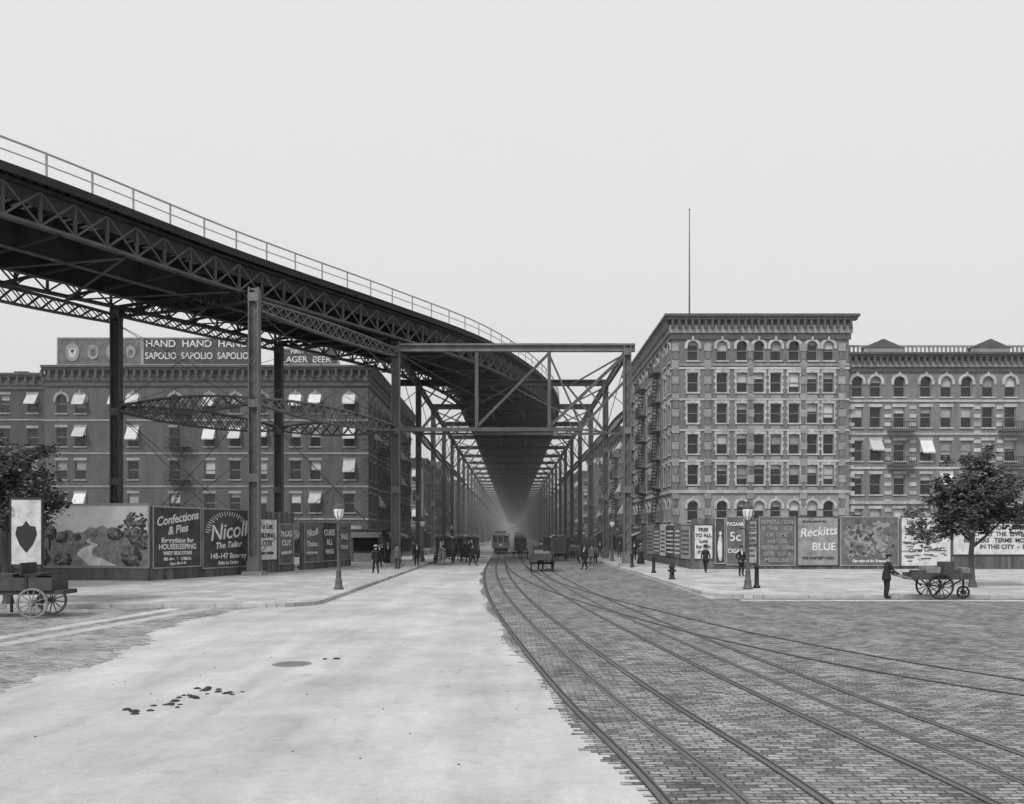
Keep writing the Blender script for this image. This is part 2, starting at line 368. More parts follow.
def left_building():
    e=empty('brick_apartment_building',(0,0,0)); rnd=random.Random(3)
    mb=MB(); x0,x1,y0,y1,h=-49.5,-15.25,90,128,20.3
    F=frame((x0,y0,0),X1,-Y1); W=x1-x0
    cols=[1.8,3.8,7.6,9.4,13.8,17.5,20.2,23.0,26.6,28.7,32.3]
    fls=[]
    for zc,st,aw in ((5.9,'flat',.1),(9.4,'flat',.12),(12.9,'flat',.5),(16.4,'arch',.45)):
        fls.append(dict(z0=zc-1.75,z1=zc+1.75 if zc<16 else h,zb=zc-1.0,zt=zc+1.0,cols=cols,w=1.15,style=st,awn=aw))
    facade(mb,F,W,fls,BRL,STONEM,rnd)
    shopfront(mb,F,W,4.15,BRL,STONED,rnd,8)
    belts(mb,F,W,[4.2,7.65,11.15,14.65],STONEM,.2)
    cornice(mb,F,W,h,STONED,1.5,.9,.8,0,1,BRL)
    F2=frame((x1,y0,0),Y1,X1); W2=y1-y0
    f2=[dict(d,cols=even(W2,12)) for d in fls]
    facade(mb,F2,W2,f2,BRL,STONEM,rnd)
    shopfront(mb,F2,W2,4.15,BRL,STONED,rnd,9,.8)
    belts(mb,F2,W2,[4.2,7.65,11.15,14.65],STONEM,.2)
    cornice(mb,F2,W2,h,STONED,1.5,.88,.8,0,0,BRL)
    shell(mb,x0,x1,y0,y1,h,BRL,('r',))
    for i in range(26):
        z=4.4+i*.55; w=.6 if i%2 else .35
        mb.fbox(F,W-w,W+.04,.003,.05,z+.02,z+.5,STONED)
        mb.fbox(F2,-.04,w,.003,.045,z+.02,z+.5,STONED)
    mb.build('walls',e)
    fe=MB(); zs=[4.8,8.3,11.8,15.3]
    fire_escape(fe,F,14.3,zs,2.4); fire_escape(fe,F2,8,zs,3.2); fire_escape(fe,F2,18,zs,3.2); fire_escape(fe,F2,29,zs,3.2)
    fe.build('fire_escapes',e)
    c=MB()
    for x,y in ((-46,96),(-35,95),(-22,97),(-30,110),(-18,118)):
        c.box(x,x+1.6,y,y+.9,h-.3,h+1.5,BRL); c.box(x-.1,x+1.7,y-.1,y+1,h+1.5,h+1.7,STONED)
    c.build('chimneys',e)
left_building()
def roof_sign(x0,x1,z0,z1,y,m,txts,name='rooftop_sign',arched=False):
    e=empty(name); mb=MB(); F=frame((x0,y,0),X1,-Y1); w=x1-x0
    mb.fbox(F,0,w,-.05,.05,z0,z1,m)
    mb.fbox(F,-.08,w+.08,.051,.1,z1-.1,z1+.05,STONEM); mb.fbox(F,-.08,w+.08,.051,.1,z0-.05,z0+.1,STONEM)
    mb.fbox(F,-.08,.06,.052,.098,z0+.1,z1-.1,STONEM); mb.fbox(F,w-.06,w+.08,.052,.098,z0+.1,z1-.1,STONEM)
    n=int(w/2.5)+1
    for i in range(n+1):
        u=.1+(w-.2)*i/n; mb.beam(F(u,-.12,19.8),F(u,-.12,z1),.1,.1,STEELD); mb.beam(F(u,-.15,z1-.4),F(u,-2.0,19.9),.08,.08,STEELD)
    if arched:
        n=14; c=w/2; ap=[F(c+1.2*math.cos(math.pi*i/n),.05,z1+.06+.5*math.sin(math.pi*i/n)) for i in range(n+1)]; mb.poly(ap,m)
        ap=[F(c+.5*math.cos(2*math.pi*i/24),.105,z1+.1+.3*math.sin(2*math.pi*i/24)) for i in range(24)]; mb.poly(ap,WPAINT)
    mb.build('board',e)
    for t,u,z,s,sx,mm in txts: text(e,t,(x0+u,y-.12,z),s,mm,0,sx,bold=.012)
    return e
e=roof_sign(-48.4,-39.5,20.6,23.5,90.6,MIDB,[])
mb=MB()
for i,(u,r) in enumerate(((1.6,1.0),(3.8,.8),(5.9,.95),(7.8,.7))):
    mb.poly([(-48.4+u+r*.75*math.cos(2*math.pi*t/20),90.48,22.0+r*math.sin(2*math.pi*t/20)) for t in range(20)],GREYB)
    mb.poly([(-48.4+u+r*.4*math.cos(2*math.pi*t/20),90.47,21.9+r*.5*math.sin(2*math.pi*t/20)) for t in range(20)],MIDB if i%2 else WHITEB)
    mb.poly([(-48.4+u+r*.2*math.cos(2*math.pi*t/20),90.46,22.1+r*.2*math.sin(2*math.pi*t/20)) for t in range(20)],DARKB)
mb.build('painted_figures',e)
tx=[]
for i in range(3):
    tx+= [('HAND',1.9+i*3.85,22.85,1.05,1.05,WPAINT),('SAPOLIO',1.9+i*3.85,21.55,1.0,.84,WPAINT)]
roof_sign(-39.3,-27.6,20.6,23.5,90.6,DARKB,tx)
roof_sign(-24.9,-18.3,20.4,22.1,89.4,DARKB,[('FIRST  PRIZE',3.3,21.75,.55,1.1,WPAINT),('LAGER  BEER',3.3,20.92,.9,1.0,WPAINT)],arched=True)

def simple_building(name,x0,x1,y0,y1,h,W,TR,side,nf,ncf,ncs,seed,front=True,detail=2,fe=True,shop=True,cor=None):
    e=empty(name); rnd=random.Random(seed); mb=MB(); cor=cor or STONED
    zs=4.1; fh=(h-1.3-zs)/nf
    sty=rnd.choice(['flat','flat','arch'])
    def fl(w,n): return [dict(z0=zs+i*fh,z1=zs+(i+1)*fh if i<nf-1 else h,zb=zs+i*fh+.75,zt=zs+i*fh+.75+min(1.95,fh-1.2),cols=even(w,n),w=1.1,style=sty if i==nf-1 else 'flat',awn=.15) for i in range(nf)]
    if front:
        F=frame((x0,y0,0),X1,-Y1); facade(mb,F,x1-x0,fl(x1-x0,ncf),W,TR,rnd,detail); shopfront(mb,F,x1-x0,zs,W,STONED,rnd,max(2,int((x1-x0)/4.5))); cornice(mb,F,x1-x0,h,cor,1.2,.7,.9)
        belts(mb,F,x1-x0,[zs+i*fh for i in range(nf)],TR,.14)
    else: mb.poly([(x0,y0,0),(x1,y0,0),(x1,y0,h),(x0,y0,h)],W)
    if side:
        if side=='r': F=frame((x1,y0,0),Y1,X1)
        else: F=frame((x0,y1,0),-Y1,-X1)
        w=y1-y0
        facade(mb,F,w,fl(w,ncs),W,TR,rnd,detail); shopfront(mb,F,w,zs,W,STONED,rnd,max(2,int(w/4.5)),.7); cornice(mb,F,w,h,cor,1.2,.72,.9)
        belts(mb,F,w,[zs+i*fh for i in range(nf)],TR,.142)
        if fe:
            f=MB(); k=max(1,int(w/14))
            for i in range(k): fire_escape(f,F,w*(i+.5)/k,[zs+j*fh+.65 for j in range(nf)],3)
            f.build('fire_escapes',e)
    shell(mb,x0,x1,y0,y1,h,W,(side,) if side else ())
    for i in range(3):
        cx=x0+(x1-x0)*rnd.uniform(.2,.8); cy=y0+(y1-y0)*(i+.5)/3; mb.box(cx,cx+1.5,cy,cy+.8,h-.3,h+1.4,W)
    mb.build('walls',e); return e
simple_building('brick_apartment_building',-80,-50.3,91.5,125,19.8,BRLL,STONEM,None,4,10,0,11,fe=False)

def right_building():
    e=empty('corner_apartment_building'); rnd=random.Random(5); mb=MB()
    x0,x1,y0,y1,h=15.6,32.9,83,115,23.9
    F=frame((x0,y0,0),X1,-Y1); W=x1-x0
    cols=[2.05,4.9,6.85,8.5,10.15,11.95,13.7,15.3]
    fls=[]
    zc=[4.9,8.4,11.4,14.4,17.4,20.5]
    z0s=[3.4,6.75,9.75,12.75,15.75,18.8,23.9]
    for i,z in enumerate(zc):
        top=(i==5)
        fls.append(dict(z0=z0s[i],z1=z0s[i+1],zb=z-.95,zt=z+.95,cols=cols,w=1.05,style='arch' if top or i==0 else 'quoin',awn=.0,wall=STONEM if i==0 else BRR))
    facade(mb,F,W,fls,BRR,STONEL,rnd)
    shopfront(mb,F,W,3.4,STONEM,STONEM,rnd,5,.3)
    belts(mb,F,W,[3.45,6.75],STONEL,.3,.16); belts(mb,F,W,[9.75,12.75,15.75,18.8],STONEL,.2,.1)
    belts(mb,F,W,[19.12],STONEM,.24,.14)
    cornice(mb,F,W,h,STONED,1.7,.8,.62,1,1,STONEM)
    F2=frame((x0,y1,0),-Y1,-X1); W2=y1-y0
    f2=[dict(d,cols=even(W2,13)) for d in fls]
    facade(mb,F2,W2,f2,BRR,STONEL,rnd)
    shopfront(mb,F2,W2,3.4,STONEM,STONED,rnd,8,.8)
    belts(mb,F2,W2,[3.45,6.75],STONEL,.3,.158); belts(mb,F2,W2,[9.75,12.75,15.75,18.8],STONEL,.2,.098)
    cornice(mb,F2,W2,h,STONED,1.7,.78,.62,0,0,STONEM)
    for u in (.35,3.5,7.68,12.85,16.6):
        for k in range(24):
            z=3.65+k*.8
            if z>21.2: break
            w=.34 if k%2 else .24
            mb.fbox(F,u-w,u+w,.004,.13 if k%2 else .11,z,z+.74,STONEM if k%2 else BRR)
    for u in [W2*(i)/6 for i in range(1,6)]:
        mb.fbox(F2,u-.3,u+.3,.004,.14,3.65,21.9,BRR)
    shell(mb,x0,x1,y0,y1,h,BRR,('l',))
    mb.build('walls',e)
    f=MB()
    for u in (5,15,25): fire_escape(f,F2,u,[z-1.05 for z in zc],3.2)
    f.build('fire_escapes',e)
    c=MB(); c.box(24,26,90,91,h-.3,h+1.2,BRR); c.box(19,22,100,103,h-.3,h+1.8,BRR)
    c.build('chimneys',e)
right_building()
fp=MB(); fp.cyl((17.7,84.8,23.6),(17.7,84.8,35.0),.09,.04,STEEL,8); fp.lathe((17.7,84.8,35.0),[(0,-.1),(.1,0),(0,.12)],STEEL,8); fp.beam((17.7,84.8,24.6),(18.7,85.8,23.8),.05,.05,STEELD)
fp.build('flagpole')
def right2():
    e=empty('tan_apartment_building'); rnd=random.Random(9); mb=MB()
    x0,x1,y0,y1,h=33.0,58,83.6,110,20.3
    F=frame((x0,y0,0),X1,-Y1); W=x1-x0
    cols=[.95,2.75,5.1,7.7,9.7,11.7,13.8,16.0,18.2,20.3,22.6,24.1]
    fls=[]
    zc=[4.1,7.5,10.8,14.1,17.1]; z0s=[2.3,5.7,9.1,12.45,15.7,20.3]
    for i,z in enumerate(zc):
        fls.append(dict(z0=z0s[i],z1=z0s[i+1],zb=z-1.0,zt=z+1.0,cols=cols,w=1.1,style='arch' if i in(4,) else 'flat',awn=.12 if i<4 else 0,wall=BRR2))
    facade(mb,F,W,fls,BRR2,STONEL,rnd)
    mb.poly([F(0,0,0),F(W,0,0),F(W,0,2.3),F(0,0,2.3)],STONEM)
    belts(mb,F,W,[2.4,5.7],STONEL,.3,.15); belts(mb,F,W,[9.1,12.45,15.7],STONEL,.22,.1)
    cornice(mb,F,W,h,STONED,1.3,.8,.6,0,1,STONEM)
    for u in (.33,3.95,6.4,12.73,14.95,19.3,24.6):
        for k in range(40):
            z=2.7+k*.42
            if z>15.0: break
            if k%2: mb.fbox(F,u-.32,u+.32,.004,.09,z,z+.36,STONEL)
    mb.fbox(F,0,W,-.3,-.05,h+.75,h+.9,STONEM)
    for i in range(60):
        u=.2+i*W/60.5; mb.fbox(F,u,u+.15,-.25,-.1,h+.05,h+.75,STONEM)
    for u in (3.4,13.9):
        mb.fbox(F,u-1.9,u+1.9,-.3,.3,h+.051,h+.55,STONEM)
        a=[F(u-2.1,.35,h+.55),F(u+2.1,.35,h+.55),F(u,.35,h+1.45)]; b=[F(u-2.1,-.35,h+.55),F(u+2.1,-.35,h+.55),F(u,-.35,h+1.45)]
        mb.poly(a,STONED); mb.poly(b,STONED); mb.poly([a[0],a[2],b[2],b[0]],STONED); mb.poly([a[1],a[2],b[2],b[1]],STONED)
    for u,z in ((5.1,9.4),(5.1,12.8),(16,9.4),(16,12.8)):
        mb.fbox(F,u-1.3,u+1.3,.16,.95,z-.2,z,STONED); 
        for j in range(12): mb.beam(F(u-1.25+j*2.5/11,.9,z),F(u-1.25+j*2.5/11,.9,z+.7),.04,.04,IRON)
        mb.beam(F(u-1.3,.9,z+.75),F(u+1.3,.9,z+.75),.06,.06,IRON)
    mb.fbox(F,6.9,8.5,.01,.6,0,3.0,STONEL); mb.fbox(F,7.2,8.2,.601,.62,0,2.5,GLASS)
    shell(mb,x0,x1,y0,y1,h,BRR2)
    mb.build('walls',e)
    c=MB(); c.box(37,38.6,92,93,h-.3,h+1.6,BRR2); c.box(50,52,95,96,h-.3,h+1.8,BRR2); c.build('chimneys',e)
right2()
rows_r=[(118,150,17.6,BRF,STONEL,4),(150.05,176,18.6,BRR2,STONEM,4),(194,230,17,BRR,STONEL,4),(230.05,262,18.4,BRF,STONEM,4),(280,345,17.5,BRR2,STONEL,4),(363,430,18,BRF,STONEM,4),(448,560,17.5,BRR2,STONEM,4)]
rows_l=[(146,178,15.6,BRF,STONEL,3),(178.05,208,17.8,BRL,STONEM,4),(226,262,17,BRR2,STONEM,4),(280,345,18,BRF,STONEL,4),(363,430,17,BRR2,STONEM,4),(448,560,17.6,BRF,STONEM,4)]
for i,(a,b,h,W,T,nf) in enumerate(rows_r):
    simple_building('tenement_building',15.6,32,a,b,h,W,T,'l',nf,6,int((b-a)/2.7),20+i,front=(i in(0,2,4)),detail=2 if a<200 else 1,fe=a<300)
for i,(a,b,h,W,T,nf) in enumerate(rows_l):
    simple_building('tenement_building',-32,-15.25,a,b,h,W,T,'r',nf,6,int((b-a)/2.7),40+i,front=(i in(0,2,3)),detail=2 if a<200 else 1,fe=a<300)
for i,(a,b) in enumerate(((578,760),(778,960),(978,1200))):
    mb=MB(); hh=17.5+i*.7; mb.box(15.6,32,a,b,0,hh,BRF); mb.box(15.2,32.3,a-.2,b+.2,hh,hh+.6,STONED); mb.build('tenement_building')
    mb=MB(); mb.box(-32,-15.3,a,b,0,hh+1,BRF); mb.box(-32.3,-14.9,a-.2,b+.2,hh+1,hh+1.6,STONED); mb.build('tenement_building')

# ---------------------------------------------------------------- ground
g=MB(); g.poly([(-3000,-1500,-.02),(3000,-1500,-.02),(3000,4000,-.02),(-3000,4000,-.02)],DIRT); g.build('ground')
r=MB(); r.poly([(-120,-60,0),(120,-60,0),(120,40,0),(-120,40,0)],ASPH); r.poly([(-9,40,0),(9,40,0),(9,1300,0),(-9,1300,0)],ASPH); r.build('asphalt_roadway')
def catmull(P,n=12):
    out=[]
    P=[V((p[0],p[1],0)) for p in P]
    Q=[P[0]*2-P[1]]+P+[P[-1]*2-P[-2]]
    for i in range(1,len(Q)-2):
        a,b,c,d=Q[i-1:i+3]
        t0=0;t1=t0+(b-a).length**.5;t2=t1+(c-b).length**.5;t3=t2+(d-c).length**.5
        for k in range(n):
            t=t1+(t2-t1)*k/n
            A1=a*((t1-t)/(t1-t0))+b*((t-t0)/(t1-t0));A2=b*((t2-t)/(t2-t1))+c*((t-t1)/(t2-t1));A3=c*((t3-t)/(t3-t2))+d*((t-t2)/(t3-t2))
            B1=A1*((t2-t)/(t2-t0))+A2*((t-t0)/(t2-t0));B2=A2*((t3-t)/(t3-t1))+A3*((t-t1)/(t3-t1))
            out.append(B1*((t2-t)/(t2-t1))+B2*((t-t1)/(t2-t1)))
    out.append(P[-1]); return out
LR=catmull([(1.9,-10),(1.75,0),(1.50,8),(.85,13.3),(.1,21),(-.7,31),(-1.35,43),(-1.9,60),(-2.25,90),(-2.3,150),(-2.3,700)],14)
def ribbon(mb,path,o0,o1,z,m):
    n=len(path); L_=[]
    for i,p in enumerate(path):
        t=(path[min(i+1,n-1)]-path[max(i-1,0)]).normalized(); nr=V((t.y,-t.x,0))
        L_.append((p+nr*o0+Z*z,p+nr*o1+Z*z))
    for a,b in zip(L_,L_[1:]): mb.poly([a[0],a[1],b[1],b[0]],m)
def xat(y):
    for a,b in zip(LR,LR[1:]):
        if a.y<=y<=b.y: return a.x+(b.x-a.x)*(y-a.y)/(b.y-a.y)
    return LR[-1].x
cob=MB(); rr=random.Random(2)
y=-10.0; k=0
while y<62:
    y2=y+.10; x=xat((y+y2)/2)-.2+(.115 if k%2 else 0)-rr.choice([0,0,0,.2])*rr.random()-.1*math.sin(y*.7)
    xe=90 if y2<34.4 else 8.0
    cob.poly([(x,y,.004),(xe,y,.004),(xe,y2,.004),(x,y2,.004)],SETTS); y=y2;k+=1
cob.poly([(xat(y)-.2,y,.004),(8.0,y,.004),(8.0,1200,.004),(-2.6,1200,.004)],SETTS)
cob.build('cobblestone_pavement')
cl=MB(); y=-10.0; k=0
while y<30.2:
    y2=y+.11; x=-8.4-.06*(y-10)+.45*math.sin(y*.45)+.2*math.sin(y*1.9)+rr.uniform(-.25,.1)+(.115 if k%2 else 0)
    cl.poly([(-90,y,.004),(x,y,.004),(x,y2,.004),(-90,y2,.004)],SETTL); y=y2;k+=1
cl.build('cobblestone_pavement')
def slabs(mb,p,q,w,n,m,rnd=random.Random(3)):
    p=V(p);q=V(q); d=(q-p)/n; u=d.normalized(); nr=V((u.y,-u.x,0))*w/2
    for i in range(n):
        j=rnd.uniform(-.04,.04)
        a=p+d*i+u*.02;b=p+d*(i+1)-u*.02; n_=nr*(1+j)
        mb.hexa([a-n_,a+n_,b+n_,b-n_]+[x+Z*.008 for x in (a-n_,a+n_,b+n_,b-n_)],m)
cw=MB()
slabs(cw,(-13.6,8,.004),(-10.6,29.6,.004),.55,16,XWALK); slabs(cw,(-14.6,8,.004),(-11.7,29.6,.004),.5,16,XWALK)
cw.build('stone_crosswalk')
cw=MB(); slabs(cw,(8.9,33.2,.006),(60,32.4,.006),.5,30,XWALK); cw.build('stone_crosswalk')
def track(path,name,slot=True,dz=0):
    mb=MB(); G=1.55
    for o in (0,G):
        ribbon(mb,path,o-.045,o+.02,.014+dz,RAILS); ribbon(mb,path,o+.02,o+.055,.010+dz,GROOVE); ribbon(mb,path,o+.055,o+.075,.014+dz,RAILS); ribbon(mb,path,o-.065,o-.045,.010+dz,GROOVE)
    if slot:
        c=G/2
        ribbon(mb,path,c-.07,c-.012,.013+dz,RAILS); ribbon(mb,path,c-.012,c+.012,.010+dz,GROOVE); ribbon(mb,path,c+.012,c+.07,.013+dz,RAILS)
    mb.build(name)
track(LR,'streetcar_track')
track([p+V((3.15,0,0)) for p in LR],'streetcar_track')
BR=catmull([(1.0,75),(1.6,58),(2.9,42),(4.7,30),(6.7,21),(9.2,15),(13,11),(22,7.5),(60,3)],14)
track(BR,'streetcar_track',False,.006)
def sidewalk(poly,name):
    mb=MB(); h=.13
    mb.poly([(x,y,h) for x,y in poly],FLAG)
    n=len(poly)
    for i in range(n):
        a=V((*poly[i],0));b=V((*poly[(i+1)%n],0)); L_=(b-a).length
        if L_>400 : mb.poly([a,b,b+Z*h,a+Z*h],CURB); continue
        u=(b-a).normalized(); k=max(1,int(L_/1.8)); nr=V((u.y,-u.x,0))
        for j in range(k):
            p=a+u*(L_*j/k+.01);q=a+u*(L_*(j+1)/k-.01)
            mb.hexa([p+nr*.004,q+nr*.004,q-nr*.2,p-nr*.2]+[x+Z*(h+.008) for x in (p+nr*.004,q+nr*.004,q-nr*.2,p-nr*.2)],CURB)
    mb.build(name)
arc=lambda cx,cy,r,a0,a1,n=8:[(cx+r*math.cos(math.radians(a0+(a1-a0)*i/n)),cy+r*math.sin(math.radians(a0+(a1-a0)*i/n))) for i in range(n+1)]
sidewalk([(-90,27.5)]+arc(-9.0,31.9,1.9,-80,0)+[(-7.1,89),(-7.1,89.5),(-90,89.5)],'sidewalk')
sidewalk([(-32,89.6),(-7.1,89.6),(-7.1,1200),(-32,1200)],'sidewalk')
sidewalk(arc(10.2,36.3,2.1,180,268)+[(90,34.0),(90,83),(8.1,83)],'sidewalk')
sidewalk([(8.1,83.1),(40,83.1),(40,1200),(8.1,1200)],'sidewalk')
lot=MB(); lot.poly([(-60,49,.14),(-19,48,.14),(-15.5,64,.14),(-15.5,86,.14),(-60,86,.14)],DIRT); lot.poly([(13,60.5,.14),(80,60.5,.14),(80,80,.14),(13,80,.14)],DIRT); lot.build('vacant_lot')
mh=MB(); mh.lathe((-4.4,17,0),[(0,.006),(.33,.006),(.34,.004),(.38,.005),(.39,0)],MANH,24)
for i in range(5): mh.box(-4.65,-4.15,16.8+i*.1,16.84+i*.1,.007,.011,MANH)
mh.build('manhole_cover')
dg=MB(); rr=random.Random(4)
for (px,py,n) in ((-5.05,14.1,8),(-5.15,13.5,10),(-5.2,12.9,8),(-5.6,12.4,5),(-3.7,17.7,2),(-4.7,13.9,6)):
    for i in range(n):
        x=px+rr.gauss(0,.13);y=py+rr.gauss(0,.14);s=rr.uniform(.02,.05)
        dg.lathe((x,y,0),[(0,s*.7),(s*.7,s*.55),(s*1.2,s*.22),(s*1.3,0)],DUNG,7,rr.uniform(.8,1.4),rr.uniform(.7,1.3))
for i in range(160):
    x=rr.uniform(-7,.3);y=rr.uniform(9,40);s=rr.uniform(.006,.016)
    dg.lathe((x,y,0),[(0,s*.7),(s,s*.4),(s*1.2,0)],DUNG,5)
dg.build('horse_dung')

# ---------------------------------------------------------------- elevated railway
OUT=catmull([(-110,2),(-80,5),(-56,11),(-38,22),(-24.6,38),(-16.6,52),(-8.9,64),(-3,74),(1.2,85),(4.4,98),(6.1,112),(6.5,128),(6.5,160),(6.5,1200)],40)
cum=[0]
for a,b in zip(OUT,OUT[1:]): cum.append(cum[-1]+(b-a).length)
def at(s):
    i=min(max(bisect.bisect_right(cum,s)-1,0),len(OUT)-2); t=(s-cum[i])/max(1e-9,cum[i+1]-cum[i]); return OUT[i].lerp(OUT[i+1],t)
def wsc(y):
    sm=lambda t:t*t*(3-2*t)
    if y<38: return 1.0
    if y<58: return 1-.23*sm((y-38)/20)
    if y<84: return .77
    if y<115: return .77+.23*sm((y-84)/31)
    return 1.0
def off(s,o,z):
    p=at(s); t=(at(min(s+.6,cum[-1]))-at(max(s-.6,0))).normalized(); return p+V((-t.y,t.x,0))*(o*wsc(p.y))+Z*z
TOT=cum[-1]
def s_at_y(y):
    for p,c in zip(OUT,cum):
        if p.y>=y: return c
    return TOT
SN=s_at_y(250)
E=empty('elevated_railway_viaduct')
WD=12.6
dk=MB(); s=0
while s<TOT-1:
    st=.55 if s<SN else 2.2
    dk.beam(off(s,-.1,19.62),off(s,WD+.1,19.62),st*.55,.22,WOOD)
    s+=st
def run(mb,o,z,w,h,m,step=2.0,s0=0,s1=None):
    s=s0; s1=s1 or TOT-1
    while s<s1:
        st=step if s<SN else 15
        e_=min(s+st,s1); mb.beam(off(s,o,z),off(e_,o,z),w,h,m); s=e_
run(dk,.35,19.80,.9,.07,WOOD); run(dk,WD-.35,19.80,.9,.07,WOOD); run(dk,WD/2,19.80,.7,.07,WOOD)
for o in (1.9,3.34,5.0,5.84,7.9,9.3,10.74): run(dk,o,19.82,.09,.13,STEELD)
run(dk,-.14,19.66,.10,.42,STEELD); run(dk,WD+.14,19.66,.10,.42,STEELD)
dk.build('deck_and_ties',E)
rl=MB()
for o in (-.08,WD+.08):
    run(rl,o,21.0,.07,.08,RAILP); run(rl,o,20.45,.04,.05,RAILP)
    s=0
    while s<TOT-2:
        rl.beam(off(s,o,19.7),off(s,o,21.05),.08,.08,RAILP,up=Y1); s+=2.4 if s<SN else 6
rl.build('railing',E)
gd=MB()
for o in (.45,4.3,8.3,WD-.45):
    outer=o in(.45,WD-.45)
    if outer:
        run(gd,o,19.33,.42,.18,STEELD); run(gd,o,17.55,.42,.16,STEEL); run(gd,o,18.85,.06,.8,STEELD)
        s=0; st=1.8
        while s<SN:
            a,b=off(s,o,17.6),off(s+st,o,19.25); c,d=off(s,o,19.25),off(s+st,o,17.6)
            gd.beam(a,b,.10,.10,STEEL); gd.beam(c,d,.085,.085,STEEL); gd.beam(off(s,o,17.6),off(s,o,19.25),.14,.14,STEEL,up=Y1); s+=st
        run(gd,o,18.4,.05,1.7,STEELD,s0=SN)
    else:
        run(gd,o,18.4,.06,2.1,STEELD); run(gd,o,17.36,.36,.06,STEEL); run(gd,o,19.45,.36,.06,STEELD)
s=1; k=0
while s<TOT-8:
    st=3.6 if s<SN else 7.5
    p,q=off(s,.5,17.5),off(s,WD-.5,17.5)
    gd.beam(p,q,.2,.14,STEELD); gd.beam(off(s,.5,18.9),off(s,WD-.5,18.9),.16,.5,STEELD)
    if s<SN:
        n=8
        for j in range(n):
            a=p.lerp(q,j/n); b=p.lerp(q,(j+1)/n)
            if j%2: gd.beam(a+Z*.06,b+Z*1.2,.07,.07,STEELD)
            else: gd.beam(a+Z*1.2,b+Z*.06,.07,.07,STEELD)
        a,b=(0.5,WD-.5) if k%2 else (WD-.5,.5)
        gd.beam(off(s,a,17.30),off(s+st,b,17.30),.13,.07,STEEL)
    s+=st;k+=1
gd.build('longitudinal_girders',E)
def lattice(mb,p,q,d0,d1,w,m,seg=None,th=.10):
    p=V(p);q=V(q);L_=(q-p).length; n=seg or max(4,int(L_/.8)); u=(q-p).normalized(); side=u.cross(Z).normalized()*w/2
    def pt(t,sg):
        b=4*t*(1-t); dd=(d0+(d1-d0)*b)/2; return p.lerp(q,t)+Z*(dd*sg)
    for sgn in (-1,1):
        for i in range(n): mb.beam(pt(i/n,sgn),pt((i+1)/n,sgn),w,th,m)
    for sd in (-1,1):
        for i in range(n):
            a=pt(i/n,-1 if i%2 else 1);b=pt((i+1)/n,1 if i%2 else -1)
            a2=pt(i/n,1 if i%2 else -1);b2=pt((i+1)/n,-1 if i%2 else 1)
            mb.beam(a+side*sd*.85,b+side*sd*.85,.03,.07,m); mb.beam(a2+side*sd*.78,b2+side*sd*.78,.03,.07,m)
def column(mb,x,y,top,w=.55,near=True,m=STEEL):
    h=w/2
    if near:
        mb.box(x-h,x-h+.07,y-h,y+h,.9,top,m); mb.box(x+h-.07,x+h,y-h,y+h,.9,top,m); mb.box(x-h+.071,x+h-.071,y-.04,y+.04,.9,top,m)
        z=1.0;k=0
        while z<top-.5:
            a=(x-h+.04,z);b=(x+h-.04,z+.5)
            if k%2: a,b=(x+h-.04,z),(x-h+.04,z+.5)
            for yy in (y-h+.02,y+h-.02): mb.beam((a[0],yy,a[1]),(b[0],yy,b[1]),.02,.07,m,up=Y1)
            z+=.5;k+=1
        for z in (1.0,6,10.5,top-.6):
            mb.box(x-h-.01,x+h+.01,y-h-.015,y+h+.015,z-.25,z+.25,m)
    else: mb.box(x-h,x+h,y-h,y+h,.9,top,m)
    mb.box(x-h-.06,x+h+.06,y-h-.06,y+h+.06,.35,.95,m); mb.box(x-h-.3,x+h+.3,y-h-.3,y+h+.3,.1,.35,STONEM)
cm=MB(); tr=MB()
A=(-15.6,51.5);B=(-8.9,65.2);C=(-25.6,55);D_=(-18.0,65.6);A0=(-24.2,36.3);C0=(-34.5,41.5);A1=(-40.5,18.5);C1=(-47,28.5);A2=(-60,8.5);C2=(-63,20.5)
for c,w in ((A,.62),(B,.62),(C,.6),(D_,.6),(A0,.6),(C0,.6),(A1,.6),(C1,.6),(A2,.6),(C2,.6)): column(cm,c[0],c[1],17.35 if c!=A else 17.5,w,True,STEELL if c in (A,B) else STEEL)
for a,c in ((A,C),(B,D_),(A0,C0),(A1,C1),(A2,C2)):
    zz=17.3 if a==B else 17.0
    lattice(tr,(a[0],a[1],zz),(c[0],c[1],zz),.3 if a==B else .6,.35 if a==B else .75,.35,STEELD)
    lattice(tr,(a[0],a[1],10.7),(c[0],c[1],10.7),.25,1.0,.35,STEEL)
for a,b in ((A,B),(C,D_),(C0,C),(C1,C0)):
    zz=17.0 if a==C else 16.5
    lattice(tr,(a[0],a[1],zz),(b[0],b[1],zz),.5,.9 if a!=C else .6,.4,STEELL if a==A else STEEL)
for a,b in ((A,B),(C,D_)):
    lattice(tr,(a[0],a[1],10.7),(b[0],b[1],10.7),.3,1.1,.4,STEELL if a==A else STEEL)
for a,b in ((A,B),(C,D_),(A,C),(B,D_)):
    for z0,z1 in ((1.2,10.5),(10.9,16.2)):
        tr.beam((a[0],a[1],z0),(b[0],b[1],z1),.035,.035,STEEL); tr.beam((a[0],a[1],z1),(b[0],b[1],z0),.035,.035,STEEL)
tr.beam((-8.9,65.2,14.8),(-11.5,65.5,17.1),.16,.16,STEEL)
column(cm,8.8,65,17.1,.58,True,STEELL)
y=65.0
tr.box(-8.6,9.4,y-.2,y+.2,16.55,16.7,STEELL); tr.box(-8.6,9.4,y-.2,y+.2,17.0,17.15,STEELL); tr.box(-8.6,9.4,y-.03,y+.03,16.7,17.0,STEELL)
tr.box(-8.6,5.4,y-.16,y+.16,10.45,10.75,STEEL)
for x in (-2.7,2.85): tr.box(x-.13,x+.13,y-.15,y+.15,10.75,16.55,STEEL)
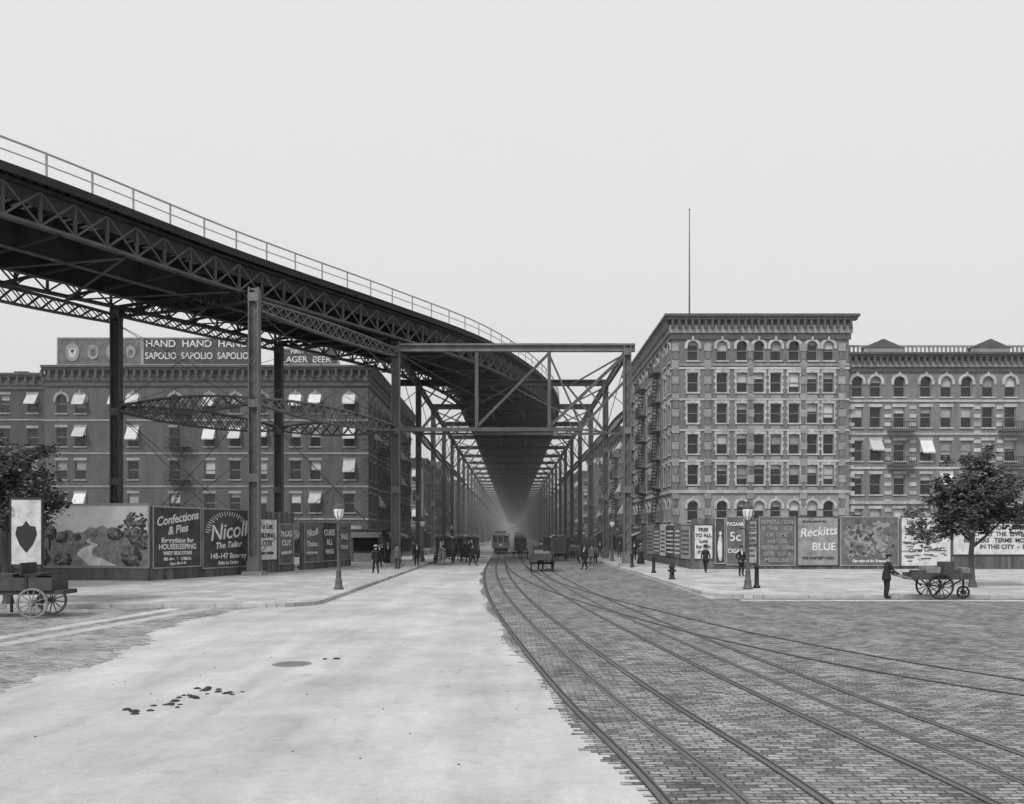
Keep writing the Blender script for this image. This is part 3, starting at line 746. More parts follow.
for (xa,za,xb,zb,w) in ((2.8,16.4,-2.7,10.8,.2),(2.85,10.8,8.6,16.3,.24),(5.3,10.7,8.7,14.4,.2),(2.9,16.2,5.3,10.8,.14),(5.4,10.6,8.6,10.2,.14)):
    tr.beam((xa,y,za),(xb,y,zb),w,w*.9,STEEL,up=Y1)
yy=80.0
while yy<1190:
    near=yy<170
    w=.5
    for sx in (-8.8,8.8): column(cm,sx,yy,17.0,w,near,STEEL)
    x0=-8.8; x1=8.9
    if yy<100: x0=-11.0 if yy<85 else -9.2
    tr.box(x0,x1,yy-.2,yy+.2,17.0,17.12,STEELD); tr.box(x0,x1,yy-.2,yy+.2,16.55,16.67,STEELD); tr.box(x0,x1,yy-.03,yy+.03,16.67,17.0,STEELD)
    for sg in (-1,1):
        tr.beam((sg*8.7,yy,12.2),(sg*5.2,yy,16.55),.17,.17,STEEL,up=Y1)
        if yy<400: tr.beam((sg*8.7,yy,14.4),(sg*6.9,yy,16.55),.12,.12,STEEL,up=Y1)
    if yy<85:
        tr.box(-8.6,8.6,yy-.1,yy+.1,11.95,12.15,STEEL)
        tr.beam((-8.6,yy,12.1),(0,yy,16.5),.1,.1,STEEL,up=Y1); tr.beam((8.6,yy+.1,12.1),(0,yy+.1,16.5),.1,.1,STEEL,up=Y1)
    y2=yy-15 if yy>80 else 65
    for sg in (-1,1):
        xx=sg*8.8
        if near:
            lattice(tr,(xx,y2+.3,16.55),(xx,yy-.3,16.55),.5,.6,.25,STEEL,12)
            lattice(tr,(xx,y2+.3,12.0),(xx,yy-.3,12.0),.3,.8,.22,STEEL,12)
        else:
            tr.beam((xx,y2,16.5),(xx,yy,16.5),.25,.5,STEEL)
            tr.beam((xx,y2,12.0),(xx,yy,12.0),.2,.3,STEEL)
        if yy<300:
            tr.beam((xx,y2,12.3),(xx,yy,16.2),.05,.05,STEEL); tr.beam((xx,y2,16.2),(xx,yy,12.3),.05,.05,STEEL)
            tr.beam((sg*8.7,y2,16.4),(sg*5.5,yy,16.6),.12,.1,STEEL)
    yy+=15
cm.build('columns',E); tr.build('transverse_bents_and_bracing',E)

# ---------------------------------------------------------------- fences and billboards
def fence(name,p,q,zt,panels,rnd,back=FENCEW,zb=.13):
    p=V((*p,0));q=V((*q,0)); L_=(q-p).length; U=(q-p).normalized(); N=V((U.y,-U.x,0))
    F=frame(p,U,N); e=empty(name); mb=MB()
    k=int(L_/.22)
    for i in range(k):
        h=zt+rnd.uniform(-.05,.03); mb.fbox(F,i*L_/k+.006,(i+1)*L_/k-.006,-.03,.0,zb,h,back)
    for i in range(int(L_/2.5)+1):
        u=min(i*2.5,L_-.1); mb.fbox(F,u,u+.1,-.14,-.032,zb,zt,back); mb.beam(F(u+.05,-.12,zt*.7),F(u+.05,-1.6,.14),.08,.08,back)
    rz=math.atan2(U.y,U.x)
    for (u0,u1,z0,z1,m,txts) in panels:
        mb.fbox(F,u0,u1,.002,.045,z0,z1,m)
        fw=.07; fm=STONEM if m in(DARKB,MIDB) else DARKB
        mb.fbox(F,u0,u1,.046,.07,z1-fw,z1,fm); mb.fbox(F,u0,u1,.046,.07,z0,z0+fw,fm); mb.fbox(F,u0,u0+fw,.047,.069,z0+fw,z1-fw,fm); mb.fbox(F,u1-fw,u1,.047,.069,z0+fw,z1-fw,fm)
        for (t,tu,tz,ts,sx,tm,rot) in txts:
            o=text(e,t,F(tu,.06,tz),ts,tm,rz,sx,shear=.25 if rot else 0,bold=.012)
            if rot: o.rotation_euler.rotate_axis('Z',rot)
    nn=.004; used=[(a-.05,b+.05) for a,b,*_ in panels]
    for i in range(int(L_*1.5)):
        u=rnd.uniform(.2,L_-.9); w_=rnd.uniform(.25,.7); z=rnd.uniform(.8,zt-1.0); hh=rnd.uniform(.3,.8)
        if any(a<u+w_ and u<b for a,b in used): continue
        nn+=.0004; mb.poly([F(u,nn,z),F(u+w_,nn,z+rnd.uniform(-.03,.03)),F(u+w_+rnd.uniform(-.03,.03),nn,z+hh),F(u,nn,z+hh)],rnd.choice([WHITEB,GREYB,MIDB,DARKB]))
    mb.build('boards',e)
    return e,F,mb
rn=random.Random(8)
P0=V((-19.1,45,0));P1=V((-14.6,57,0))
e,F,_=fence('billboard_fence',(P0.x,P0.y),(P1.x,P1.y),4.05,[
 (.05,3.75,.75,4.1,DARKB,[('Confections',1.9,3.45,.66,1.0,WPAINT,.14),('& Pies',1.9,2.85,.62,1.0,WPAINT,.14),('Everything for',1.9,2.25,.36,1.2,WPAINT,0),('HOUSEKEEPING',1.9,1.9,.40,1.0,WPAINT,0),('WEST SIDE STORE',1.9,1.55,.27,1.0,WPAINT,0),('8th Ave.  &  110th St.',1.9,1.25,.24,1.0,WPAINT,0),('Open Evenings',1.9,1.0,.2,1.0,WPAINT,.05)]),
 (3.85,8.3,.6,4.1,DARKB,[('Nicoll',6.1,2.75,1.3,1.05,WPAINT,.10),('The Tailor',6.1,1.95,.5,1.1,WPAINT,.05),('145-147 Bowery',6.1,1.3,.44,1.1,WPAINT,0),('Suits to Order',6.1,.9,.28,1.1,WPAINT,0)]),
 (8.6,10.9,.9,3.6,WHITEB,[('To Let',9.7,3.1,.5,1,DARKB,0),('BUILDING',9.7,2.5,.4,1,DARKB,0),('LOTS',9.7,2.0,.5,1,DARKB,0),('inquire within',9.7,1.4,.28,1,DARKB,0)]),
 (11.0,12.7,.6,3.3,MIDB,[('PLUG',11.85,2.6,.5,1,WPAINT,0),('CUT',11.85,2.0,.5,1,WPAINT,0),('tobacco',11.85,1.4,.35,1,WPAINT,.08)]),
],rn)
mb=MB()
for i in range(26):
    a=math.pi*(i+.5)/26
    r0=1.25+.1*(i%2); r1=1.62
    c=(6.1,2.65)
    mb.beam(F(c[0]+r0*1.25*math.cos(a),.05,c[1]+r0*.8*math.sin(a)),F(c[0]+r1*1.25*math.cos(a),.05,c[1]+r1*.8*math.sin(a)),.02,.045,WPAINT)
mb.build('painted_rays',e)
fence('billboard_fence',(-14.5,58.5),(-12.6,66.5),3.4,[(.3,2.8,.6,3.5,MIDB,[('Nicoll',1.5,2.7,.7,1,WPAINT,.1),('Clothes',1.5,1.9,.5,1,WPAINT,0),('ready to wear',1.5,1.3,.3,1,WPAINT,0)]),(3.0,5.6,.6,3.5,DARKB,[('CURES',4.3,2.7,.6,1,WPAINT,0),('ALL',4.3,2.0,.6,1,WPAINT,0),('PAINS',4.3,1.3,.5,1,WPAINT,0)]),(5.8,8.0,.6,3.3,MIDB,[('SALE',6.9,2.4,.6,1,WPAINT,0),('TODAY',6.9,1.6,.4,1,WPAINT,0)])],rn)
mural=empty('painted_landscape_billboard'); mb=MB()
F=frame((-27.4,46.6,0),V((.982,-.19,0)).normalized(),V((-.19,-.982,0)).normalized())
Wm=8.3
mb.fbox(F,0,Wm,-.05,0,.85,4.15,GREYB)
mb.fbox(F,0,Wm,-.06,.03,.13,.85,FENCEW)
for i in range(5): mb.beam(F(.1+i*Wm/4.2,-.1,.13),F(.1+i*Wm/4.2,-.1,4.1),.1,.1,FENCEW,up=Y1); mb.beam(F(.1+i*Wm/4.2,-.1,3.2),F(.1+i*Wm/4.2,-1.8,.14),.1,.1,FENCEW)
mb.fbox(F,-.06,Wm+.06,.004,.06,4.15,4.24,STONEM); mb.fbox(F,-.06,Wm+.06,.035,.07,.78,.86,STONEM); mb.fbox(F,Wm-.0,Wm+.08,.004,.058,.86,4.15,STONEM)
PS=mat('mural_sky',.56,.18,.8,.9); PH=mat('mural_hill',.24,.4,2.5,.9); PT=mat('mural_tree',.06,.5,4,.9,island=.5); PG=mat('mural_grass',.2,.45,3,.9); PT2=mat('mural_tree_light',.16,.4,4,.9,island=.4)
mb.poly([F(0,.006,2.4),F(Wm,.006,2.4),F(Wm,.006,4.15),F(0,.006,4.15)],PS)
mb.poly([F(Wm*i/40,.010,2.75+.25*math.sin(i*.3)+.08*math.sin(i*1.7)) for i in range(41)]+[F(Wm,.010,1.9),F(0,.010,1.9)],PH)
mb.poly([F(Wm*i/40,.014,2.25+.14*math.sin(i*.2+1)+.04*math.sin(i*2.1)) for i in range(41)]+[F(Wm,.014,.86),F(0,.014,.86)],PG)
pth=catmull([(5.6,.9),(5.0,1.25),(4.5,1.55),(4.7,1.85),(5.1,2.05),(4.7,2.2),(4.75,2.35)],6); n=len(pth)
for i in range(n-1):
    w0=.8*(1-i/n)**1.6+.04; w1=.8*(1-(i+1)/n)**1.6+.04; a=pth[i];b=pth[i+1]
    mb.poly([F(a.x-w0,.018,a.y),F(a.x+w0,.018,a.y),F(b.x+w1,.018,b.y),F(b.x-w1,.018,b.y)],WHITEB)
rr=random.Random(6); nn=.020
def dabs(cu,cz,r,k,m):
    global nn
    for i in range(k):
        a=rr.random()*6.28; d=r*rr.random()**.6; u=cu+d*math.cos(a)*1.2; z=cz+d*math.sin(a); s_=rr.uniform(.05,.14)
        if not(.12<u<Wm-.12 and .95<z<4.02): continue
        nn+=.00002; ph=rr.random()*6
        mb.poly([F(u+s_*(1+.3*math.sin(2*t+ph))*math.cos(t),nn,z+s_*.7*math.sin(t)) for t in [2*math.pi*j/7 for j in range(7)]],m)
for i in range(12): dabs(rr.uniform(0,Wm),2.5+rr.uniform(-.1,.15),rr.uniform(.12,.3),25,PT2 if i%2 else PT)
for cu,cz,r in ((7.5,3.0,.75),(7.9,2.3,.5),(2.3,2.7,.4),(1.1,3.1,.7),(.4,2.6,.6),(3.1,2.4,.25),(6.3,2.6,.3),(1.8,1.3,.5),(7.3,1.4,.5),(3.2,1.2,.4)):
    dabs(cu,cz,r,110,PT); dabs(cu-.1,cz+.12,r*.8,35,PT2)
for cu in (7.5,1.2,2.35): mb.poly([F(cu-.06,.019,1.7),F(cu+.06,.019,1.7),F(cu+.03,.019,2.8),F(cu-.03,.019,2.8)],PT)
mb.build('panel',mural)
fence('board_fence',(-60,44),(-27.6,46.4),2.6,[],rn)
def lines(u,ztop,dz,n,words,s,m):
    return [(words[i%len(words)],u,ztop-dz*i,s,1.0,m,0) for i in range(n)]
x0=12.7
pn=[
 (.1,1.5,.8,3.3,WHITEB,lines(.8,2.9,.4,5,['FREE','TO ALL','Lots','for Sale','B\'way'],.34,DARKB)),
 (1.6,2.35,.5,3.75,DARKB,[]),
 (2.4,3.7,.4,3.85,MIDB,[('BAZAAR',3.05,3.3,.34,.9,WPAINT,0),('5c',3.05,2.4,.9,1,WHITEB,0),('CIGAR',3.05,1.4,.4,.9,WPAINT,0)]),
 (3.78,4.62,.5,3.6,GREYB,lines(4.2,3.2,.35,7,['THE','New','YORK','Daily','NEWS','one','cent'],.24,DARKB)),
 (4.7,7.3,.35,3.85,MIDB,lines(6.0,3.45,.45,7,['REPUTATION','IS  THE  TEST','OF  TIME','and  USE','ALONE  CAN','GIVE  TO  A','MEDICINE'],.38,GREYB)),
 (7.4,10.35,.35,3.85,GREYB,[('Reckitts',8.9,2.75,.85,.95,WPAINT,.08),('BLUE',9.3,1.7,.75,1,WPAINT,0),('THE WHITEST WASH',8.9,.9,.24,1,DARKB,0),('ask your grocer for',8.6,3.5,.22,1,DARKB,0)]),
 (10.45,14.6,.35,3.85,MIDB,[('Opening of the Season',12.5,.7,.26,1,WPAINT,0)]),
 (14.7,18.3,.3,3.85,WHITEB,[('GRAND  BALL',16.4,3.4,.4,1,DARKB,0),('Cures Coughs',16.4,1.5,.4,1,DARKB,.06)]),
 (18.35,28.0,1.1,3.4,WHITEB,lines(23,3.05,.45,4,['INVESTIGATION   PROPERTY   FOR   SALE','APPLY  TO  THE  OWNER  ON  PREMISES','BUILDERS   TERMS  MOST  LIBERAL  HERE','IN THIS CITY  -  BROADWAY'],.42,DARKB)),
]
e,F,_=fence('billboard_fence',(x0,60),(52,60),3.7,pn,rn)
mb=MB(); nn=.05
for i in range(420):
    cu=rr.gauss(12.5,1.0);cz=rr.gauss(2.2,.75);r_=rr.uniform(.04,.2); ph=rr.random()*6
    if not(10.8<cu<14.3 and 1.0<cz<3.5): continue
    nn+=.00003
    mb.poly([F(cu+r_*(1+.3*math.sin(2*t+ph))*math.cos(t),nn,cz+r_*(1+.3*math.sin(3*t+ph))*math.sin(t)) for t in [2*math.pi*j/9 for j in range(9)]],[GREYB,PT,GREYB,PT2,MIDB][i%5])
for i in range(60):
    cu=rr.uniform(15.1,17.9);cz=rr.uniform(.7,3.1); w_=rr.uniform(.1,.4)
    nn+=.00003; mb.poly([F(cu-w_,nn,cz-.04),F(min(18.2,cu+w_),nn,cz-.04),F(min(18.2,cu+w_),nn,cz+.04),F(cu-w_,nn,cz+.04)],[GREYB,MIDB,DARKB][i%3])
mb.poly([F(2.0+(.12+.08*math.sin(t/2))*math.cos(t),.05,1.6+.9*math.sin(t)) for t in [2*math.pi*j/20 for j in range(20)]],WHITEB)
mb.poly([F(2.0+.1*math.cos(t),.052,2.65+.15*math.sin(t)) for t in [2*math.pi*j/20 for j in range(20)]],WHITEB)
mb.build('pasted_bills',e)
def fence_side():
    e=empty('board_fence'); mb=MB(); rnd=random.Random(1)
    for i in range(100):
        y=60.1+i*.22; mb.box(12.66,12.69,y,y+.21,.13,3.3+rnd.uniform(-.03,.03),FENCEW)
    y=60.3;i=0
    for w,m in ((3.2,GREYB),(2.5,MIDB),(3.4,DARKB),(2.6,WHITEB),(3.2,MIDB),(3.5,GREYB)):
        mb.box(12.6,12.655,y,y+w,.8,3.2+.2*(i%2),m)
        for k in range(6):
            z=1.1+k*.33; yb=y+.3
            while yb<y+w-.5:
                l=rnd.uniform(.15,.5); mb.box(12.585,12.6,yb,yb+l,z,z+.13,DARKB if m in(WHITEB,GREYB) else WHITEB); yb+=l+.12
        y+=w+.15;i+=1
    mb.build('boards',e)
fence_side()
def kiosk():
    e=empty('street_stand'); mb=MB()
    mb.box(-14.6,-11.6,76,80,.13,2.9,FENCEW); mb.box(-14.8,-11.3,75.7,80.3,2.9,3.05,ROOF)
    mb.box(-14.2,-12.0,75.94,75.99,1.1,2.4,GLASS)
    mb.poly([(-14.6,75.9,2.85),(-11.6,75.9,2.85),(-11.6,74.4,2.3),(-14.6,74.4,2.3)],AWND)
    mb.poly([(-11.55,76,2.85),(-11.55,80,2.85),(-10.3,80,2.3),(-10.3,76,2.3)],AWND)
    for x,y in ((-14.5,74.5),(-11.7,74.5),(-10.4,76.1),(-10.4,79.9)): mb.cyl((x,y,.13),(x,y,2.3),.03,.03,IRON,6)
    mb.box(-14,-12.2,75.2,75.85,.13,.9,CARTL)
    mb.build('stand',e)
kiosk()

# ---------------------------------------------------------------- street lamps
def lamp(x,y,z=.13):
    e=empty('street_lamp',(x,y,z)); mb=MB()
    prof=[(.0,0),(.22,0),(.22,.08),(.18,.12),(.15,.3),(.17,.36),(.13,.42),(.11,.75),(.125,.8),(.09,.86),(.075,1.0),(.055,2.6),(.08,2.64),(.08,2.7),(.05,2.76),(.045,2.95),(.09,3.02),(.12,3.08),(.0,3.1)]
    mb.lathe((0,0,0),prof,STEEL,14)
    mb.cyl((-.32,0,2.72),(.32,0,2.72),.022,.022,STEELD,6)
    mb.lathe((-.33,0,2.72),[(0,-.04),(.04,0),(0,.04)],STEELD,6); mb.lathe((.33,0,2.72),[(0,-.04),(.04,0),(0,.04)],STEELD,6)
    mb.build('post',e,True)
    g=MB(); n=8
    g.lathe((0,0,3.1),[(.10,0),(.21,.18),(.24,.42),(.22,.52)],LGLASS,n)
    g.build('lantern_glass',e)
    c=MB(); c.lathe((0,0,3.1),[(.23,.50),(.27,.52),(.27,.55),(.20,.66),(.10,.74),(.07,.76),(.08,.82),(.03,.86),(.03,.93),(0,.98)],STEEL,n)
    for i in range(n):
        a=2*math.pi*i/n; ca,sa=math.cos(a),math.sin(a)
        c.cyl((.105*ca,.105*sa,3.1),(.213*ca,.213*sa,3.28),.012,.012,STEELD,4); c.cyl((.213*ca,.213*sa,3.28),(.243*ca,.243*sa,3.52),.012,.012,STEELD,4)
    c.build('lantern_frame',e)
lamp(-7.75,38);lamp(10.6,38.2);lamp(-8.0,76);lamp(9.2,78);lamp(-8.0,112);lamp(9.2,112)
def hydrant(x,y,name='fire_hydrant'):
    mb=MB(); mb.lathe((x,y,.13),[(0,0),(.2,0),(.2,.06),(.14,.08),(.13,.6),(.17,.64),(.17,.70),(.13,.78),(.06,.86),(.05,.93),(0,.95)],STEELD,12)
    mb.cyl((x-.22,y,.6),(x+.22,y,.6),.06,.06,STEELD,8); mb.cyl((x,y-.22,.55),(x,y,.55),.07,.07,STEELD,8); mb.build(name,None,True)
hydrant(8.75,46.5); hydrant(-8.3,62)
def bollard(x,y):
    mb=MB(); mb.lathe((x,y,.13),[(0,0),(.16,0),(.16,.1),(.11,.14),(.095,.9),(.13,.93),(.13,1.0),(.08,1.08),(0,1.12)],STEELD,12); mb.build('bollard',None,True)
bollard(9.0,54); bollard(11.2,38.9); bollard(8.9,63)

# ---------------------------------------------------------------- trees
def tree(x,y,crown,seed,trunk_h,lean=0,ncl=105,leaf=.085,per=120):
    e=empty('street_tree',(x,y,0)); rnd=random.Random(seed)
    mb=MB(); tips=[]
    def limb(p,d,L_,r,lev):
        segs=4; q=p
        for i in range(segs):
            d=(d+V((rnd.gauss(0,.14),rnd.gauss(0,.14),rnd.gauss(.04,.06)))).normalized(); n=q+d*L_/segs
            r2=r*(1-.16); mb.cyl(q,n,r,r2,BARK,7,False); r=r2; q=n
            if lev>0 and i>=1:
                for k in range(2 if lev>1 else 1):
                    a=rnd.random()*6.28; s_=V((math.cos(a),math.sin(a),rnd.uniform(.2,.7))).normalized()
                    limb(q,(d*.5+s_*.9).normalized(),L_*.6,r*.55,lev-1)
            if lev<=1: tips.append(q.copy())
    q=V((0,0,0)); d=V((lean,0,1)).normalized(); r=.15
    mb.cyl((0,0,.1),(0,0,.4),.22,.15,BARK,9,False)
    for i in range(4):
        n=q+d*trunk_h/4+V((rnd.gauss(0,.03),rnd.gauss(0,.03),0)); mb.cyl(q,n,r,r*.92,BARK,9,False); r*=.92;q=n
    for k in range(7):
        a=k*.9+rnd.random()*.5; limb(q+Z*(-.2+.12*k),V((math.cos(a)*.8,math.sin(a)*.8,rnd.uniform(.4,1.2))).normalized(),crown[2]*.75,.08,2)
    limb(q,V((0,0,1)),crown[2]*1.15,.1,2)
    mb.build('trunk_and_limbs',e)
    lf=MB(); c=q+V((0,0,crown[2]*.7)); cl=[]
    lobes=[(V((rnd.uniform(-.6,.6),rnd.uniform(-.6,.6),rnd.uniform(-.5,.75))),rnd.uniform(.35,.55)) for _ in range(11)]
    while len(cl)<ncl:
        p=V((rnd.uniform(-1,1),rnd.uniform(-1,1),rnd.uniform(-1,1)))
        if p.length>1.05 or not any((p-a).length<b for a,b in lobes): continue
        cl.append((c+V((p.x*crown[0],p.y*crown[1],p.z*crown[2])),rnd.uniform(.15,.42)))
    for t in tips:
        if rnd.random()<.4: cl.append((t,rnd.uniform(.12,.28)))
    for cc,rad in cl:
        for j in range(int(per*(.2+rad*1.6))):
            o=V((rnd.gauss(0,1),rnd.gauss(0,1),rnd.gauss(0,.7)))*rad*.65; p=cc+o
            n1=V((rnd.gauss(0,.8),rnd.gauss(0,.8),rnd.gauss(0,1))).normalized(); a=n1.cross(Z)
            if a.length<.1: continue
            a.normalize(); b=n1.cross(a)
            s_=leaf*rnd.uniform(.5,1.3)
            lf.poly([p-a*s_,p+b*s_*.55,p+a*s_,p-b*s_*.55],LEAF)
    lf.build('foliage',e)
tree(21.4,39.5,(2.75,2.4,2.25),3,2.2)
tree(-17.9,30.2,(2.2,2.0,1.6),5,2.9,ncl=95,leaf=.075,per=130)
tree(-24,37,(2.9,2.6,2.3),9,2.6,ncl=90,per=100)
tl=MB(); rnd=random.Random(12)
for i in range(3500):
    x=rnd.uniform(-200,200); z=abs(rnd.gauss(0,1))*8+1; p=V((x,1260+rnd.uniform(-20,20),z)); s_=rnd.uniform(1.5,3.4)
    n1=V((rnd.gauss(0,1),rnd.gauss(0,1),rnd.gauss(0,1))).normalized(); a=n1.cross(Z).normalized(); b=n1.cross(a)
    tl.poly([p-a*s_,p+b*s_,p+a*s_,p-b*s_],LEAF)
tl.build('distant_tree_line')

# ---------------------------------------------------------------- skinned figures
def skin_mesh(verts,edges,root,subd=2):
    me=bpy.data.meshes.new('tmp'); bm=bmesh.new(); lay=bm.verts.layers.skin.verify(); vs=[]
    for i,(p,rx,ry) in enumerate(verts):
        v=bm.verts.new(p); v[lay].radius=(rx,ry); v[lay].use_root=(i==root); vs.append(v)
    for a,b in edges: bm.edges.new((vs[a],vs[b]))
    bm.to_mesh(me); bm.free()
    o=bpy.data.objects.new('tmp',me); COL.objects.link(o)
    m=o.modifiers.new('Skin','SKIN'); m.use_smooth_shade=True
    s_=o.modifiers.new('Sub','SUBSURF'); s_.levels=subd; s_.render_levels=subd
    dg=bpy.context.evaluated_depsgraph_get(); nm=bpy.data.meshes.new_from_object(o.evaluated_get(dg)); bpy.data.objects.remove(o)
    return nm
def chain(J,pairs):
    names=list(J); idx={n:i for i,n in enumerate(names)}
    vs=[(V(J[n][0]),J[n][1],J[n][2] if len(J[n])>2 else J[n][1]) for n in names]
    return vs,[(idx[a],idx[b]) for a,b in pairs],idx
def person(x,y,z,heading,pose='stand',name='pedestrian',suit=SUIT,trou=None,hat='bowler',h=1.75,shirt=False,bag=False,woman=False):
    trou=trou or suit
    e=empty(name,(x,y,z),heading); k=h/1.75; e.scale=(k,k,k)
    if pose=='walk': fL,fR=(-.30,.30); 
    else: fL,fR=(.0,.02)
    wl=(.25,-.03,.83); wr=(-.25,-.03,.83); el=(.25,.03,1.13); er=(-.25,.03,1.13)
    if pose=='walk': wl=(.24,.14,.86); el=(.24,.10,1.14); wr=(-.24,-.2,.88); er=(-.25,-.02,1.13)
    if pose=='reach': wl=(.22,-.42,.98); el=(.25,-.16,1.12); wr=(-.22,-.42,.98); er=(-.25,-.16,1.12)
    if pose=='pocket': wl=(.19,-.12,.92); el=(.31,.08,1.13); wr=(-.19,-.12,.92); er=(-.31,.08,1.13)
    lean=-.07 if pose=='reach' else 0
    J={
     'pelvis':((0,0,.95),.155,.12),'waist':((0,lean*.4,1.10),.15,.115),'chest':((0,lean,1.30),.175,.125),'nb':((0,lean,1.44),.10,.08),'neck':((0,lean-.005,1.51),.055,.055),
     'h1':((0,lean-.02,1.585),.07,.075),'h2':((0,lean-.01,1.655),.078,.092),'h3':((0,lean,1.72),.06,.07),
     'sL':((.165,lean,1.405),.075,.07),'eL':(el,.052,.052),'wL':(wl,.036,.036),
     'sR':((-.165,lean,1.405),.075,.07),'eR':(er,.052,.052),'wR':(wr,.036,.036),
     'hL':((.09,0,.86),.10,.105),'kL':((.10,fL*.45-.03,.49),.075,.075),'aL':((.10,fL+.02,.10),.055,.06),'tL':((.12,fL-.15,.04),.045,.035),
     'hR':((-.09,0,.86),.10,.105),'kR':((-.10,fR*.45-.03,.49),.075,.075),'aR':((-.10,fR+.02,.10),.055,.06),'tR':((-.12,fR-.15,.04),.045,.035)}
    for s_,w in (('L',V(wl)),('R',V(wr))):
        e0=V(el) if s_=='L' else V(er); d=(w-e0).normalized()
        J['m'+s_]=(tuple(w+d*.07),.034,.022)
    prs=[('pelvis','waist'),('waist','chest'),('chest','nb'),('nb','neck'),('neck','h1'),('h1','h2'),('h2','h3')]
    for s_ in 'LR': prs+=[('chest','s'+s_),('s'+s_,'e'+s_),('e'+s_,'w'+s_),('w'+s_,'m'+s_),('pelvis','h'+s_),('h'+s_,'k'+s_),('k'+s_,'a'+s_),('a'+s_,'t'+s_)]
    vs,ed,idx=chain(J,prs)
    me=skin_mesh(vs,ed,idx['pelvis'])
    for m in (suit,trou,SKIN,LEATH,HAIR,SHIRT): me.materials.append(m)
    hw=[V(wl),V(wr)]
    for p in me.polygons:
        c=p.center
        if c.z>1.50: mi=4 if (c.z>1.60 and c.y>lean+.015) else 2
        elif c.z<.09: mi=3
        elif min((c-(w+(w-V(e_)).normalized()*.06)).length for w,e_ in zip(hw,(el,er)))<.062: mi=2
        elif c.z<.93 and abs(c.x)<.21 : mi=1
        elif c.z>1.30 and abs(c.x)<.045 and c.y<lean-.06: mi=5
        else: mi=5 if shirt else 0
        p.material_index=mi; p.use_smooth=True
    b=bpy.data.objects.new('body',me); COL.objects.link(b); b.parent=e
    mb=MB()
    if woman: prof=[(.15,1.12),(.20,.95),(.27,.5),(.36,.06),(.35,.03)]; sm=trou
    else: prof=[(.165,1.12),(.19,.98),(.205,.84),(.215,.74),(.205,.74)]; sm=suit
    if not shirt or woman: mb.lathe((0,0,0),[(a,zz) for a,zz in prof],sm,16,1.0,.78)
    hy=lean-.01
    mb.lathe((0,hy-.098,1.615),[(0,-.022),(.016,-.012),(.012,.012),(.005,.035),(0,.04)],SKIN,6)
    for sx in (-.032,.032): mb.box(sx-.011,sx+.011,hy-.096,hy-.086,1.645,1.656,HAIR); mb.box(sx*2.5-.008,sx*2.5+.008,hy-.0,hy+.03,1.61,1.665,SKIN)
    mb.box(-.024,.024,hy-.093,hy-.083,1.572,1.58,HAIR)
    if not woman: mb.box(-.03,.03,hy-.1,hy-.088,1.586,1.597,HAIR)
    if hat=='bowler': mb.lathe((0,hy,1.70),[(.10,-.01),(.145,0),(.15,.015),(.105,.012),(.104,.06),(.085,.11),(.045,.135),(0,.14)],LEATH,16,1,1.15)
    elif hat=='cap': mb.lathe((0,hy,1.70),[(.095,-.01),(.12,.02),(.12,.05),(.06,.075),(0,.08)],SUIT,14,1,1.15); mb.box(-.07,.07,hy-.18,hy-.09,1.695,1.71,SUIT)
    elif hat=='straw': mb.lathe((0,hy,1.70),[(.10,0),(.165,0),(.165,.012),(.10,.012),(.10,.09),(0,.092)],STRAW,16,1,1.12); mb.lathe((0,hy,1.70),[(.102,.014),(.102,.045)],LEATH,16,1,1.12)
    for s_,w,e_ in ((1,V(wl),V(el)),(-1,V(wr),V(er))):
        d=(w-e_).normalized(); sd=V((0,1,0)) if abs(d.z)>.6 else V((1,0,0)); pm=w+d*.075; inn=V((-s_,0,0)) if abs(d.z)>.6 else V((0,0,-1))
        for i,fl in enumerate((.070,.080,.075,.058)):
            o=sd*(-.027+i*.018); a=pm+o; b_=a+d*fl*.55+inn*.01; c_=b_+d*fl*.3+inn*.03
            mb.cyl(a,b_,.009,.0085,SKIN,6); mb.cyl(b_,c_,.0085,.007,SKIN,6)
        t0=w+d*.03-sd*.025; mb.cyl(t0,t0-sd*.025+d*.035,.011,.009,SKIN,6); mb.cyl(t0-sd*.025+d*.035,t0-sd*.03+d*.065+inn*.012,.009,.008,SKIN,6)
    mb.build('clothing_and_face',e,True)
    return e
